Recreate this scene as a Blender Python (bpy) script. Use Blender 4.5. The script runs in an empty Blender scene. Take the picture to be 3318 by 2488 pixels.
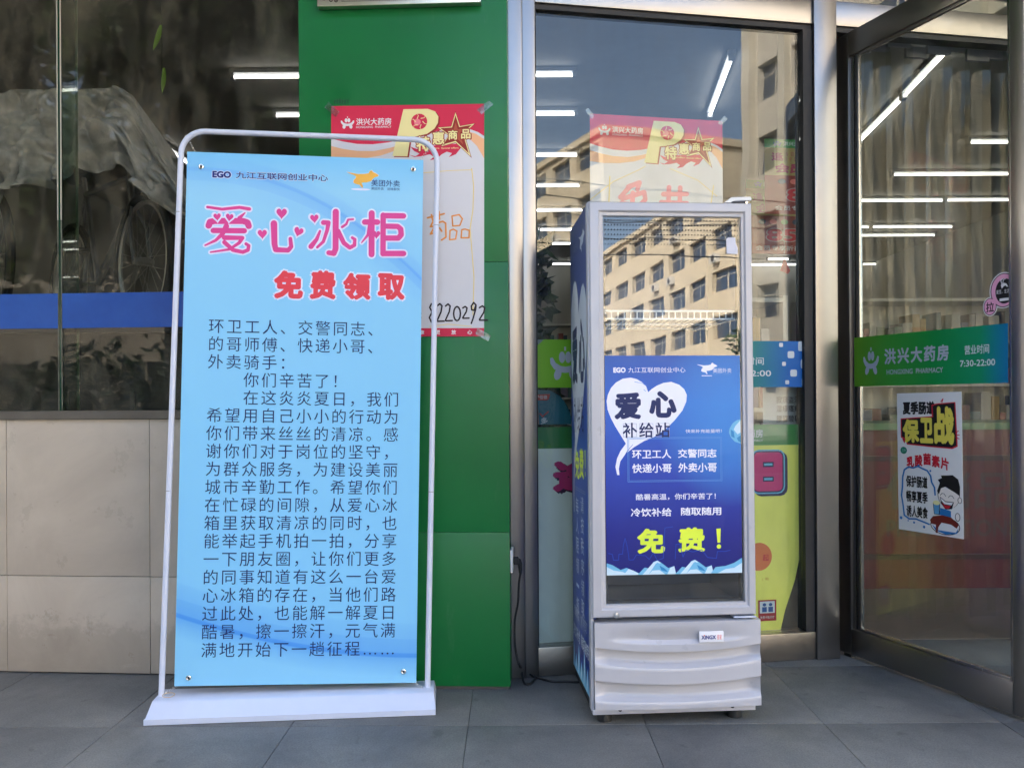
import bpy, bmesh, math, random
from mathutils import Vector, Matrix, noise as mnoise

# ------------------------------------------------------------------ camera, sky, sun, exposure
S = bpy.context.scene
COL = S.collection
CAM_H, FPX, U0, VH, ROLL = 1.10, 1767.0, 1106.0, 867.0, 0.0055
cam = bpy.data.cameras.new('camera')
cam.sensor_fit = 'HORIZONTAL'; cam.sensor_width = 36.0
cam.lens = FPX / 2212.0 * 36.0
cam.shift_y = 37.5 / 2212.0
cam.clip_start = 0.05; cam.clip_end = 2000
camo = bpy.data.objects.new('camera', cam); COL.objects.link(camo)
camo.location = (0, 0, CAM_H)
camo.rotation_euler = (math.radians(90), ROLL, 0)
S.camera = camo

SUN_DIR = Vector((-0.62, 0.44, 0.65)).normalized()
sun_el = math.asin(SUN_DIR.z); sun_az = math.atan2(SUN_DIR.x, SUN_DIR.y)
W = bpy.data.worlds.new('World'); S.world = W; W.use_nodes = True
wn = W.node_tree.nodes; wl = W.node_tree.links
sky = wn.new('ShaderNodeTexSky'); sky.sky_type = 'NISHITA'; sky.sun_disc = False
sky.sun_elevation = sun_el; sky.sun_rotation = sun_az
sky.air_density = 1.0; sky.dust_density = 4.5; sky.ozone_density = 1.0
wl.new(sky.outputs[0], wn['Background'].inputs[0]); wn['Background'].inputs[1].default_value = 0.12
sl = bpy.data.lights.new('sun', 'SUN'); sl.energy = 2.4; sl.angle = math.radians(0.53); sl.color = (1.0, 0.965, 0.91)
so = bpy.data.objects.new('sun', sl); COL.objects.link(so); so.location = (-10, 10, 30)
so.rotation_euler = SUN_DIR.to_track_quat('Z', 'Y').to_euler()
S.view_settings.view_transform = 'Standard'; S.view_settings.look = 'None'
S.view_settings.exposure = 3.15; S.view_settings.gamma = 1.0
S.cycles.max_bounces = 6; S.cycles.diffuse_bounces = 3; S.cycles.glossy_bounces = 4; S.cycles.transparent_max_bounces = 16
S.cycles.sample_clamp_indirect = 6.0; S.cycles.caustics_reflective = False; S.cycles.adaptive_threshold = 0.02; S.cycles.caustics_refractive = False

rnd = random.Random(7)
PI = math.pi

# ------------------------------------------------------------------ helpers
def lin(r, g, b):
    f = lambda c: (c/255/12.92) if c/255 <= 0.04045 else ((c/255+0.055)/1.055)**2.4
    return (f(r), f(g), f(b), 1.0)

def ray(u, v):
    du, dv = u-U0, VH-v
    c, s = math.cos(ROLL), math.sin(ROLL)
    return Vector(((du*c+dv*s)/FPX, 1.0, (dv*c-du*s)/FPX))
def at(u, v, Y):
    d = ray(u, v); return Vector((d.x*Y, Y, CAM_H+d.z*Y))
def hit(M, u, v):
    """point of the surface y=0 of frame M seen at picture position (u,v): local (x,z)"""
    o = M.translation; n = M.col[1].to_3d(); d = ray(u, v); c = Vector((0, 0, CAM_H))
    p = c + d*((o-c).dot(n)/d.dot(n))
    q = M.inverted() @ p
    return q.x, q.z
def frame(x, y, z=0, ang=0, tilt=0, side=0):
    return (Matrix.Translation((x, y, z)) @ Matrix.Rotation(ang, 4, 'Z') @
            Matrix.Rotation(side, 4, 'Y') @ Matrix.Rotation(-tilt, 4, 'X'))

class NT:
    def __init__(s, name):
        s.m = bpy.data.materials.new(name); s.m.use_nodes = True
        s.t = s.m.node_tree; s.n = s.t.nodes; s.l = s.t.links
        s.b = s.n['Principled BSDF']; s.out = s.n['Material Output']
        s.co = None
    def coord(s, kind='Object'):
        if s.co is None: s.co = s.n.new('ShaderNodeTexCoord')
        return s.co.outputs[kind]
    def val(s, sock, x):
        if isinstance(x, (int, float)): sock.default_value = x
        elif isinstance(x, (tuple, list)): sock.default_value = x
        else: s.l.new(x, sock)
    def math(s, op, a, b=0.0, clamp=False):
        n = s.n.new('ShaderNodeMath'); n.operation = op; n.use_clamp = clamp
        s.val(n.inputs[0], a); s.val(n.inputs[1], b); return n.outputs[0]
    def noise(s, scale, detail=4, rough=0.55, sc=(1, 1, 1), kind='Object', dist=0.0):
        mp = s.n.new('ShaderNodeMapping'); mp.inputs['Scale'].default_value = sc
        s.l.new(s.coord(kind), mp.inputs[0])
        n = s.n.new('ShaderNodeTexNoise'); n.inputs['Scale'].default_value = scale
        n.inputs['Detail'].default_value = detail; n.inputs['Roughness'].default_value = rough
        n.inputs['Distortion'].default_value = dist
        s.l.new(mp.outputs[0], n.inputs['Vector']); return n.outputs[0]
    def ramp(s, fac, stops, interp='LINEAR'):
        r = s.n.new('ShaderNodeValToRGB'); r.color_ramp.interpolation = interp
        el = r.color_ramp.elements
        while len(el) < len(stops): el.new(0.5)
        for e, (p, c) in zip(el, stops):
            e.position = p; e.color = c if len(c) == 4 else (*c, 1)
        s.l.new(fac, r.inputs[0]); return r.outputs[0]
    def mix(s, fac, a, b, mode='MIX'):
        n = s.n.new('ShaderNodeMix'); n.data_type = 'RGBA'; n.blend_type = mode
        s.val(n.inputs[0], fac); s.val(n.inputs[6], a); s.val(n.inputs[7], b); return n.outputs[2]
    def bump(s, h, strength=0.2, dist=0.002):
        n = s.n.new('ShaderNodeBump'); n.inputs['Strength'].default_value = strength
        n.inputs['Distance'].default_value = dist; s.l.new(h, n.inputs['Height'])
        s.l.new(n.outputs[0], s.b.inputs['Normal']); return n.outputs[0]
    def set(s, **k):
        for a, v in k.items():
            s.val(s.b.inputs[{'col': 'Base Color', 'rough': 'Roughness', 'metal': 'Metallic', 'spec': 'Specular IOR Level',
                              'coat': 'Coat Weight', 'crough': 'Coat Roughness', 'trans': 'Transmission Weight',
                              'emc': 'Emission Color', 'ems': 'Emission Strength', 'alpha': 'Alpha'}[a]], v)
        return s

MATS = {}
def M(name, col, rough=0.5, metal=0.0, var=0.0, vscale=6.0, bump=0.0, bscale=60.0, spec=0.5, coat=0.0, rvar=0.0, sc=(1, 1, 1)):
    if name in MATS: return MATS[name]
    t = NT(name); t.set(col=col, rough=rough, metal=metal, spec=spec, coat=coat)
    if var:
        f = t.noise(vscale, 6, 0.62, sc)
        d = tuple(c*(1-var) for c in col[:3]) + (1,); e = tuple(min(1, c*(1+var)) for c in col[:3]) + (1,)
        t.set(col=t.ramp(f, [(0.32, d), (0.68, e)]))
    if rvar:
        f = t.noise(vscale*2.3, 5, 0.6, sc)
        t.set(rough=t.ramp(f, [(0.3, (max(0, rough-rvar),)*3), (0.7, (min(1, rough+rvar),)*3)]))
    if bump:
        t.bump(t.noise(bscale, 4, 0.6, sc), bump, 0.001)
    MATS[name] = t.m; return t.m

def glass(name, r0, tint=(1, 1, 1, 1), wave=0.0, wscale=2.2, grime=0.0, rough=0.0):
    """thin pane: each face reflects r0 (rising at grazing angles) and lets the rest through"""
    t = NT(name); t.n.remove(t.b)
    lw = t.n.new('ShaderNodeLayerWeight'); lw.inputs[0].default_value = 0.5
    f = t.math('POWER', lw.outputs['Facing'], 5.0)
    f = t.math('MULTIPLY_ADD', f, 1-r0); t.n[-1].inputs[2].default_value = r0
    tr = t.n.new('ShaderNodeBsdfTransparent'); tr.inputs[0].default_value = tint
    gl = t.n.new('ShaderNodeBsdfGlossy'); gl.inputs['Roughness'].default_value = rough
    gl.inputs[0].default_value = (1, 1, 1, 1)
    if wave:
        b = t.n.new('ShaderNodeBump'); b.inputs['Strength'].default_value = 1.0; b.inputs['Distance'].default_value = wave
        t.l.new(t.noise(wscale, 1, 0.3), b.inputs['Height']); t.l.new(b.outputs[0], gl.inputs['Normal'])
    mx = t.n.new('ShaderNodeMixShader'); t.l.new(f, mx.inputs[0])
    t.l.new(tr.outputs[0], mx.inputs[1]); t.l.new(gl.outputs[0], mx.inputs[2])
    last = mx.outputs[0]
    if grime:
        df = t.n.new('ShaderNodeBsdfDiffuse'); df.inputs[0].default_value = lin(158, 150, 132)
        g = t.ramp(t.noise(9, 2, 0.7, (1, 1, 0.35)), [(0.40, (0, 0, 0)), (0.85, (grime,)*3)])
        m2 = t.n.new('ShaderNodeMixShader'); t.l.new(g, m2.inputs[0])
        t.l.new(last, m2.inputs[1]); t.l.new(df.outputs[0], m2.inputs[2]); last = m2.outputs[0]
    t.l.new(last, t.out.inputs[0]); MATS[name] = t.m; return t.m

def link(o, parent=None, mat=None):
    COL.objects.link(o)
    if parent is not None: o.parent = parent
    if mat is not None:
        o.data.materials.clear(); o.data.materials.append(mat)
    return o
def tag(o, label=None, cat=None, group=None, kind=None):
    if label: o['label'] = label
    if cat: o['category'] = cat
    if group: o['group'] = group
    if kind: o['kind'] = kind
    return o
def thing(name, label, cat, Mx=None, group=None):
    o = bpy.data.objects.new(name, None); COL.objects.link(o); o.empty_display_size = 0.1
    if Mx is not None: o.matrix_world = Mx
    return tag(o, label, cat, group)

class MB:
    def __init__(s): s.v = []; s.f = []
    def add(s, vs, fs):
        k = len(s.v); s.v += [tuple(p) for p in vs]; s.f += [tuple(i+k for i in f) for f in fs]; return s
    def box(s, x0, x1, y0, y1, z0, z1):
        return s.add([(x0, y0, z0), (x1, y0, z0), (x1, y1, z0), (x0, y1, z0), (x0, y0, z1), (x1, y0, z1), (x1, y1, z1), (x0, y1, z1)],
                     [(0, 3, 2, 1), (4, 5, 6, 7), (0, 1, 5, 4), (1, 2, 6, 5), (2, 3, 7, 6), (3, 0, 4, 7)])
    def bbox(s, x0, x1, y0, y1, z0, z1, b=0.004):
        """box with chamfered edges"""
        bm = bmesh.new(); bmesh.ops.create_cube(bm, size=1.0)
        for p in bm.verts:
            p.co = ((x0+x1)/2+p.co.x*(x1-x0), (y0+y1)/2+p.co.y*(y1-y0), (z0+z1)/2+p.co.z*(z1-z0))
        bmesh.ops.bevel(bm, geom=bm.edges[:], offset=b, segments=2, profile=0.6, affect='EDGES')
        bm.verts.index_update()
        s.add([p.co[:] for p in bm.verts], [[q.index for q in f.verts] for f in bm.faces]); bm.free(); return s
    def tube(s, pts, r, seg=10, closed=False, cap=True):
        pts = [Vector(p) for p in pts]; n = len(pts); rr = r if isinstance(r, (list, tuple)) else [r]*n
        k = len(s.v); up = None
        for i, p in enumerate(pts):
            a = pts[(i-1) % n] if (closed or i > 0) else p; b = pts[(i+1) % n] if (closed or i < n-1) else p
            d = (b-a).normalized() if (b-a).length > 1e-9 else Vector((0, 0, 1))
            if up is None:
                up = d.orthogonal().normalized()
            else:
                up = (up - d*up.dot(d)); up = up.normalized() if up.length > 1e-6 else d.orthogonal().normalized()
            w = d.cross(up)
            for j in range(seg):
                t = 2*PI*j/seg; s.v.append(tuple(p + (up*math.cos(t)+w*math.sin(t))*rr[i]))
        m = n if closed else n-1
        for i in range(m):
            for j in range(seg):
                a = k+i*seg+j; b = k+i*seg+(j+1) % seg; i2 = (i+1) % n
                s.f.append((a, b, k+i2*seg+(j+1) % seg, k+i2*seg+j))
        if cap and not closed:
            s.f.append(tuple(k+j for j in reversed(range(seg)))); s.f.append(tuple(k+(n-1)*seg+j for j in range(seg)))
        return s
    def lathe(s, prof, seg=24, c=(0, 0, 0), axis='Z'):
        k = len(s.v); n = len(prof)
        for i in range(seg):
            t = 2*PI*i/seg
            for r, h in prof:
                x, y = r*math.cos(t), r*math.sin(t)
                p = (x, y, h) if axis == 'Z' else ((x, -h, y) if axis == 'Y' else (h, x, y))
                s.v.append((p[0]+c[0], p[1]+c[1], p[2]+c[2]))
        for i in range(seg):
            for j in range(n-1):
                a = k+i*n+j; b = k+((i+1) % seg)*n+j
                s.f.append((a, b, b+1, a+1))
        return s
    def prism(s, pts, y0, y1):
        """outline in x,z pushed from y0 (front) to y1"""
        k = len(s.v); n = len(pts)
        s.v += [(p[0], y0, p[1]) for p in pts] + [(p[0], y1, p[1]) for p in pts]
        s.f.append(tuple(k+i for i in range(n))); s.f.append(tuple(k+n+i for i in reversed(range(n))))
        for i in range(n): s.f.append((k+i, k+n+i, k+n+(i+1) % n, k+(i+1) % n))
        return s
    def grid(s, nx, nz, fn):
        k = len(s.v)
        for j in range(nz+1):
            for i in range(nx+1): s.v.append(tuple(fn(i/nx, j/nz)))
        for j in range(nz):
            for i in range(nx):
                a = k+j*(nx+1)+i; s.f.append((a, a+1, a+nx+2, a+nx+1))
        return s
    def mesh(s, name, smooth=False, recalc=True):
        me = bpy.data.meshes.new(name); me.from_pydata(s.v, [], s.f)
        if recalc:
            bm = bmesh.new(); bm.from_mesh(me); bmesh.ops.recalc_face_normals(bm, faces=bm.faces[:]); bm.to_mesh(me); bm.free()
        if smooth:
            for p in me.polygons: p.use_smooth = True
            if smooth != 'all' and hasattr(me, 'set_sharp_from_angle'): me.set_sharp_from_angle(angle=math.radians(40))
        me.update(); return me
    def build(s, name, mat, parent=None, smooth=False, recalc=True):
        return link(bpy.data.objects.new(name, s.mesh(name, smooth, recalc)), parent, mat)

def box(name, mat, parent, x0, x1, y0, y1, z0, z1, b=0.0):
    m = MB(); (m.bbox(x0, x1, y0, y1, z0, z1, b) if b else m.box(x0, x1, y0, y1, z0, z1))
    return m.build(name, mat, parent, smooth=bool(b))

# ---- lettering and flat print
GL = {}
def glyphs(s, off=0.0):
    if (s, off) not in GL:
        f = bpy.data.curves.new('lettering', 'FONT'); f.body = s; f.size = 1; f.resolution_u = 3; f.offset = off
        o = bpy.data.objects.new('lettering', f); me = o.to_mesh()
        GL[(s, off)] = ([(v.co.x, v.co.y) for v in me.vertices], [tuple(p.vertices) for p in me.polygons])
        o.to_mesh_clear(); bpy.data.objects.remove(o); bpy.data.curves.remove(f)
    return GL[(s, off)]
def iscjk(c): return ord(c) > 0x2000
class Print:
    """flat print lying on the face y=0 of a parent; picture-like coordinates (x right, y down) are mapped to the face"""
    def __init__(s, parent, x0, y0, sx, sy, ox=0.0, oz=0.0, y=-0.0012, warp=None, axis=None):
        s.p = parent; s.a = (x0, y0, sx, sy, ox, oz); s.y = y; s.k = 0; s.call = 0; s.hold = False; s.bk = {}; s.order = []; s.warp = warp; s.axis = axis
    def pt(s, x, y):
        x0, y0, sx, sy, ox, oz = s.a
        return (ox+(x-x0)*sx, oz-(y-y0)*sy)
    def put(s, pts, faces, mat, name):
        key = (name, mat.name, s.call)
        if key not in s.bk: s.bk[key] = (MB(), mat); s.order.append(key)
        s.k += 1; d = s.y - s.k*4e-6
        vs = []
        for x, y in pts:
            a, b = s.pt(x, y); w = s.warp(a, b) if s.warp else 0.0
            vs.append((a, d+w, b) if s.axis is None else s.axis(a, b, d))
        s.bk[key][0].add(vs, faces)
    def step(s):
        if not s.hold: s.call += 1
    def poly(s, pts, mat, name='printed_shape'):
        s.step()
        ar = sum(pts[i][0]*pts[(i+1) % len(pts)][1]-pts[(i+1) % len(pts)][0]*pts[i][1] for i in range(len(pts)))
        if ar > 0: pts = pts[::-1]
        s.put(pts, [tuple(range(len(pts)))], mat, name)
    def rect(s, x0, y0, x1, y1, mat, name='printed_shape'): s.poly([(x0, y0), (x1, y0), (x1, y1), (x0, y1)], mat, name)
    def ell(s, cx, cy, rx, ry, mat, name='printed_shape', n=24, rot=0.0):
        c, q = math.cos(rot), math.sin(rot)
        s.poly([(cx+rx*math.cos(t)*c-ry*math.sin(t)*q, cy+rx*math.cos(t)*q+ry*math.sin(t)*c) for t in [2*PI*i/n for i in range(n)]], mat, name)
    def rsq(s, cx, cy, rx, ry, mat, name='printed_shape', n=24):
        g = lambda c: math.copysign(abs(c)**0.45, c)
        s.poly([(cx+rx*g(math.cos(t)), cy+ry*g(math.sin(t))) for t in [2*PI*i/n for i in range(n)]], mat, name)
    def heart(s, cx, cy, w, mat, name='printed_shape', rot=0.0, h=None):
        P = []; h = h or w
        for i in range(28):
            t = 2*PI*i/28; x = 16*math.sin(t)**3; y = -(13*math.cos(t)-5*math.cos(2*t)-2*math.cos(3*t)-math.cos(4*t))
            x, y = x/34*w, y/32*h
            P.append((cx+x*math.cos(rot)-y*math.sin(rot), cy+x*math.sin(rot)+y*math.cos(rot)))
        s.poly(P, mat, name)
    def stroke(s, pts, w, mat, name='printed_shape', closed=False, w2=None):
        n = len(pts); w2 = w if w2 is None else w2; s.step(); h0 = s.hold; s.hold = True
        ws = [w+(w2-w)*i/max(1, n-1) for i in range(n)]
        for i in range(n if closed else n-1):
            (xa, ya), (xb, yb) = pts[i], pts[(i+1) % n]; L = math.hypot(xb-xa, yb-ya) or 1
            nx, ny = -(yb-ya)/L, (xb-xa)/L; a, b = ws[i]/2, ws[(i+1) % n]/2
            s.poly([(xa+nx*a, ya+ny*a), (xb+nx*b, yb+ny*b), (xb-nx*b, yb-ny*b), (xa-nx*a, ya-ny*a)], mat, name)
        for i in range(n): s.ell(pts[i][0], pts[i][1], ws[i]/2, ws[i]/2, mat, name, 12)
        s.hold = h0
    def text(s, t, x0, x1, y0, y1, mat, bold=0.0, name='printed_text', pitch=1.0, skew=0.0, full=False, slope=0.0, off=0.0):
        """string t filling the box x0..x1, y0..y1 (y1 below)"""
        V = []; F = []; s.step()
        runs = []
        if all(not iscjk(c) for c in t): runs = [(t, 0.0)]
        else: runs = [(c, i*pitch) for i, c in enumerate(t) if c not in ' \u3000']
        for r, ox in runs:
            vs, fs = glyphs(r, off); k = len(V); V += [(x+ox, y) for x, y in vs]; F += [tuple(i+k for i in f) for f in fs]
        if not V: return
        if full: bx0, bx1, by0, by1 = 0.0, (len(t)-1)*pitch+1.0, -0.12, 0.88
        else:
            bx0, bx1 = min(v[0] for v in V)-bold, max(v[0] for v in V)+bold
            by0, by1 = min(v[1] for v in V)-bold, max(v[1] for v in V)+bold
        def mp(x, y):
            X = x0+(x-bx0)/(bx1-bx0)*(x1-x0); Y = y1-(y-by0)/(by1-by0)*(y1-y0)
            return (X+skew*(y1-Y), Y+slope*(X-x0))
        offs = [(0, 0)] if not bold else [(bold*math.cos(q), bold*math.sin(q)) for q in [2*PI*i/8+0.2 for i in range(8)]]
        for dx, dy in offs: s.put([mp(x+dx, y+dy) for x, y in V], F, mat, name)
    def flush(s):
        out = []
        for k in s.order:
            mb, mat = s.bk[k]; o = mb.build(k[0], mat, s.p, recalc=False); out.append(o)
            if k[0] in ('message_text', 'printed_text', 'handwriting'): o['kind'] = 'stuff'
        s.bk = {}; s.order = []; return out
def ink(name, rgb, rough=0.45): return M('ink_'+name, lin(*rgb), rough, spec=0.3)

# ------------------------------------------------------------------ frames of the place
FL = frame(-2.103, 3.36, 0, math.radians(-3.83))            # tiled wall and window on the left
FP = frame(0.0, 3.12, 0, math.radians(-2.5))                # green pillar face
FG = frame(0.0, 3.253, 0, math.radians(9.7))                # pharmacy glass front
FD = frame(1.428, 3.55, 0, math.atan2(-0.923, 0.385))       # open door leaf
FF = frame(0.262, 2.76, 0.049, math.radians(4.0), math.radians(1.0))   # cooler front
CEIL = 3.6

# ------------------------------------------------------------------ materials
m_steel = None
def steel(name, base, rough, tone=0.06):
    t = NT(name); t.set(col=base, rough=rough, metal=1.0)
    f = t.noise(14, 5, 0.6, (6, 6, 0.12))
    t.set(rough=t.ramp(f, [(0.3, (max(0.05, rough-0.02),)*3), (0.7, (rough+0.03,)*3)]))
    sm = t.noise(3.0, 6, 0.65)
    t.set(col=t.ramp(sm, [(0.35, tuple(c*(1-tone) for c in base[:3])), (0.6, base[:3])]))
    MATS[name] = t.m; return t.m
m_steel = steel('brushed_steel', (0.32, 0.305, 0.295, 1), 0.30)
m_steel_d = steel('door_steel', (0.36, 0.33, 0.30, 1), 0.32)
m_bead = steel('bright_steel', (0.45, 0.42, 0.39, 1), 0.25)
m_gasket = M('gasket', lin(44, 42, 42), 0.6)
m_green = NT('green_panel')
m_green.set(rough=0.38, spec=0.4)
m_green.set(col=m_green.ramp(m_green.noise(1.6, 6, 0.6), [(0.3, lin(12, 102, 48)), (0.7, lin(16, 114, 55))]))
m_green.set(rough=m_green.ramp(m_green.noise(4.5, 7, 0.7), [(0.3, (0.26,)*3), (0.7, (0.50,)*3)]))
_c = m_green.b.inputs['Base Color'].links[0].from_socket
_d = m_green.ramp(m_green.noise(7, 8, 0.75, (1.6, 1, 0.4)), [(0.58, (0, 0, 0)), (0.82, (0.22,)*3)])
m_green.set(col=m_green.mix(_d, _c, lin(120, 140, 118)))
m_green.bump(m_green.noise(3.0, 2, 0.5), 0.2, 0.003); m_green = m_green.m
def tile_mat():
    t = NT('beige_tile')
    oi = t.n.new('ShaderNodeObjectInfo')
    c = t.ramp(t.noise(2.2, 9, 0.66, dist=0.6), [(0.3, lin(176, 163, 148)), (0.55, lin(193, 180, 164)), (0.75, lin(202, 190, 174))])
    st = t.ramp(t.noise(5.5, 8, 0.75, (1, 1, 0.4)), [(0.62, (1, 1, 1)), (0.8, (0.88, 0.87, 0.85))])
    c = t.mix(1.0, c, st, 'MULTIPLY')
    sp = t.n.new('ShaderNodeSeparateXYZ'); t.l.new(t.coord('Object'), sp.inputs[0])
    hgt_ = t.math('ADD', sp.outputs[2], t.math('MULTIPLY', t.noise(11, 6, 0.7), -0.34))
    c = t.mix(t.ramp(hgt_, [(0.0, (0.26,)*3), (0.05, (0.0,)*3)]), c, lin(112, 100, 86))
    c = t.mix(t.ramp(t.noise(16, 4, 0.7, (0.5, 1, 2.2)), [(0.74, (0, 0, 0)), (0.80, (0.4,)*3)]), c, lin(96, 86, 78))
    c = t.mix(t.ramp(t.noise(5, 7, 0.75, (0.6, 1, 1.6)), [(0.64, (0, 0, 0)), (0.78, (0.3,)*3)]), c, lin(214, 204, 190))
    t.set(col=c, rough=t.ramp(t.noise(7, 6, 0.7), [(0.3, (0.22,)*3), (0.7, (0.44,)*3)]), spec=0.5)
    t.bump(t.noise(2.5, 2, 0.5), 0.2, 0.003)
    return t.m
m_tile = tile_mat()
m_grout = M('dark_grout', lin(62, 56, 50), 0.9)
def stone_mat():
    t = NT('paving_stone'); ge = t.n.new('ShaderNodeNewGeometry'); oi = t.n.new('ShaderNodeObjectInfo')
    def wn_(scale, detail=5, rough=0.6, sc=(1, 1, 1), dist=0.0):
        mp = t.n.new('ShaderNodeMapping'); mp.inputs['Scale'].default_value = sc; t.l.new(ge.outputs['Position'], mp.inputs[0])
        n = t.n.new('ShaderNodeTexNoise'); n.inputs['Scale'].default_value = scale; n.inputs['Detail'].default_value = detail
        n.inputs['Roughness'].default_value = rough; n.inputs['Distortion'].default_value = dist; t.l.new(mp.outputs[0], n.inputs['Vector']); return n.outputs[0]
    big = t.ramp(wn_(1.3, 7, 0.66, dist=0.5), [(0.28, lin(96, 96, 96)), (0.55, lin(118, 117, 114)), (0.78, lin(138, 136, 131))])
    fine = t.ramp(wn_(170, 3, 0.8), [(0.28, (0.66,)*3), (0.5, (0.98,)*3), (0.72, (1.28, 1.27, 1.25))])
    c = t.mix(1.0, big, fine, 'MULTIPLY')
    slab_ = t.ramp(oi.outputs['Random'], [(0.0, (0.90, 0.90, 0.91)), (1.0, (1.07, 1.06, 1.04))]); c = t.mix(1.0, c, slab_, 'MULTIPLY')
    st = t.ramp(wn_(2.4, 8, 0.72, (1, 0.6, 1), 0.8), [(0.40, (1.08, 1.08, 1.06)), (0.58, (0.90, 0.90, 0.90)), (0.72, (0.68, 0.68, 0.68))]); c = t.mix(1.0, c, st, 'MULTIPLY')
    drip = t.ramp(wn_(9.0, 3, 0.5), [(0.66, (1, 1, 1)), (0.70, (0.76, 0.76, 0.75))]); c = t.mix(1.0, c, drip, 'MULTIPLY')
    scuff = t.ramp(wn_(7.0, 6, 0.75, (0.35, 2.2, 1)), [(0.66, (0, 0, 0)), (0.80, (0.35,)*3)]); c = t.mix(scuff, c, lin(160, 158, 152))
    t.set(col=c, rough=t.ramp(wn_(3, 6, 0.7), [(0.3, (0.46,)*3), (0.7, (0.74,)*3)]), spec=0.35)
    t.bump(wn_(190, 3, 0.7), 0.35, 0.0015); return t.m
m_stone = stone_mat()
m_joint = M('paving_joint', lin(104, 103, 101), 0.95, var=0.3, vscale=4)
m_glass = glass('window_glass', 0.034, (0.93, 0.95, 0.94, 1), wave=0.0022, wscale=1.6, grime=0.05)
m_glass_l = glass('tinted_window_glass', 0.016, (0.86, 0.86, 0.83, 1), wave=0.0012, wscale=1.5, grime=0.20)
m_glass_d = glass('door_glass', 0.040, (0.90, 0.92, 0.89, 1), wave=0.001, grime=0.05)
m_glass_f = glass('cooler_glass', 0.054, (0.95, 0.97, 0.98, 1), wave=0.0008, wscale=3.5, grime=0.04)
m_glassedge = M('green_glass_edge', lin(22, 58, 44), 0.15)
m_white = M('white_powder_coat', lin(206, 212, 230), 0.38, var=0.03, coat=0.1)
m_whitep = M('white_plastic', lin(225, 224, 222), 0.4)
m_black = M('black_rubber', lin(18, 18, 20), 0.6)
m_silver = M('silver_plastic', lin(184, 182, 187), 0.32, metal=0.0, var=0.04, vscale=3, spec=0.55, rvar=0.06, coat=0.15)
m_chrome = M('chrome', (0.85, 0.84, 0.82, 1), 0.12, 1.0)

# ------------------------------------------------------------------ ground
def struct(o, name=None): o['kind'] = 'structure'; return o
struct(MB().grid(8, 8, lambda a, b: (-400+800*a, -400+800*b, -0.16)).build('ground', M('far_ground', lin(120, 116, 108), 0.9, var=0.2, vscale=0.05)))
road = struct(box('road', M('asphalt', lin(66, 66, 68), 0.85, var=0.15, vscale=3, bump=0.3, bscale=200), None, -120, 120, -15.0, -4.2, -0.30, -0.13))
for x in range(-60, 61, 6):
    pass
mk = MB()
for x in range(-60, 60, 6): mk.box(x, x+2.4, -9.7, -9.55, -0.129, -0.126)
mk.build('lane_marking', M('road_paint', lin(225, 225, 220), 0.7, var=0.1), road)['kind'] = 'stuff'
struct(box('kerb', M('kerb_stone', lin(150, 148, 144), 0.8, var=0.12), None, -60, 60, -4.2, -4.05, -0.28, -0.004, 0.01))
pav = struct(box('pavement', m_joint, None, -60, 60, -4.05, 16.5, -0.3, -0.006))
struct(box('far_pavement', M('far_paving', lin(150, 146, 140), 0.85, var=0.1, vscale=2), None, -120, 120, -22.0, -15.0, -0.3, -0.005))
# paving slabs, each one its own piece
SX, SY = 0.605, 0.60
slab = MB().bbox(0.001, SX-0.001, 0.001, SY-0.001, -0.03, 0.0, 0.0014).mesh('paving_slab', smooth=True)
slab.materials.append(m_stone)
for j in range(-4, 3):
    for i in range(-4, 6):
        x = -0.155+SX*i+(SX*0.0 if j % 2 else 0.0); y = 2.785+SY*j
        if y > 3.42: continue
        o = bpy.data.objects.new('paving_slab', slab); COL.objects.link(o); o.parent = pav
        o.location = (x, y, rnd.uniform(-0.0006, 0.0004)); o.rotation_euler = (rnd.uniform(-1, 1)*0.0012, rnd.uniform(-1, 1)*0.0012, 0)

# ------------------------------------------------------------------ building shell
m_in_wall = M('interior_paint', lin(150, 150, 146), 0.8, var=0.05, vscale=2)
m_in_dark = M('interior_dark', lin(78, 76, 74), 0.7, var=0.1, vscale=3)
m_ceil = M('ceiling_paint', lin(158, 156, 154), 0.85, var=0.04)
struct(box('interior_floor', M('floor_tile', lin(120, 112, 100), 0.3, var=0.08, vscale=3), None, -5.0, 6.6, 3.75, 15.0, -0.02, 0.002))
struct(box('ceiling', m_ceil, None, -5.2, 6.8, 3.7, 15.2, CEIL, CEIL+0.2))
struct(box('wall_back', m_in_wall, None, -5.2, 6.8, 15.0, 15.2, 0, CEIL))
struct(box('wall_left', m_in_wall, None, -5.2, -5.0, 3.9, 15.0, 0, CEIL))
struct(box('wall_right', m_in_wall, None, 6.6, 6.8, 4.6, 15.0, 0, CEIL))
m_facade = M('facade_render', lin(196, 186, 170), 0.85, var=0.06, vscale=1)
struct(MB().prism([(-9, 3.97), (9, 3.97), (9, 19), (-9, 19)], 3.35, 15.3).build('upper_facade', m_facade))  # unseen upper storeys, made tall so they keep the pavement in shade
fas = MB()
for (Fx, a, b) in ((FL, -3.2, 1.32), (FG, 0.0, 4.9)):
    sub = MB().box(a, b, -0.03, 0.6, 3.40, 3.55 if False else 3.95)
    fas.add([(Fx @ Vector(p))[:] for p in sub.v], sub.f)
struct(fas.build('fascia', M('fascia_metal', lin(60, 120, 70), 0.4)))

struct(box('added_canopy', m_facade, None, -9, 9, 1.7, 3.3495, 4.15, 4.45))  # unseen overhang, added to cut the sky light from overhead

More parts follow.
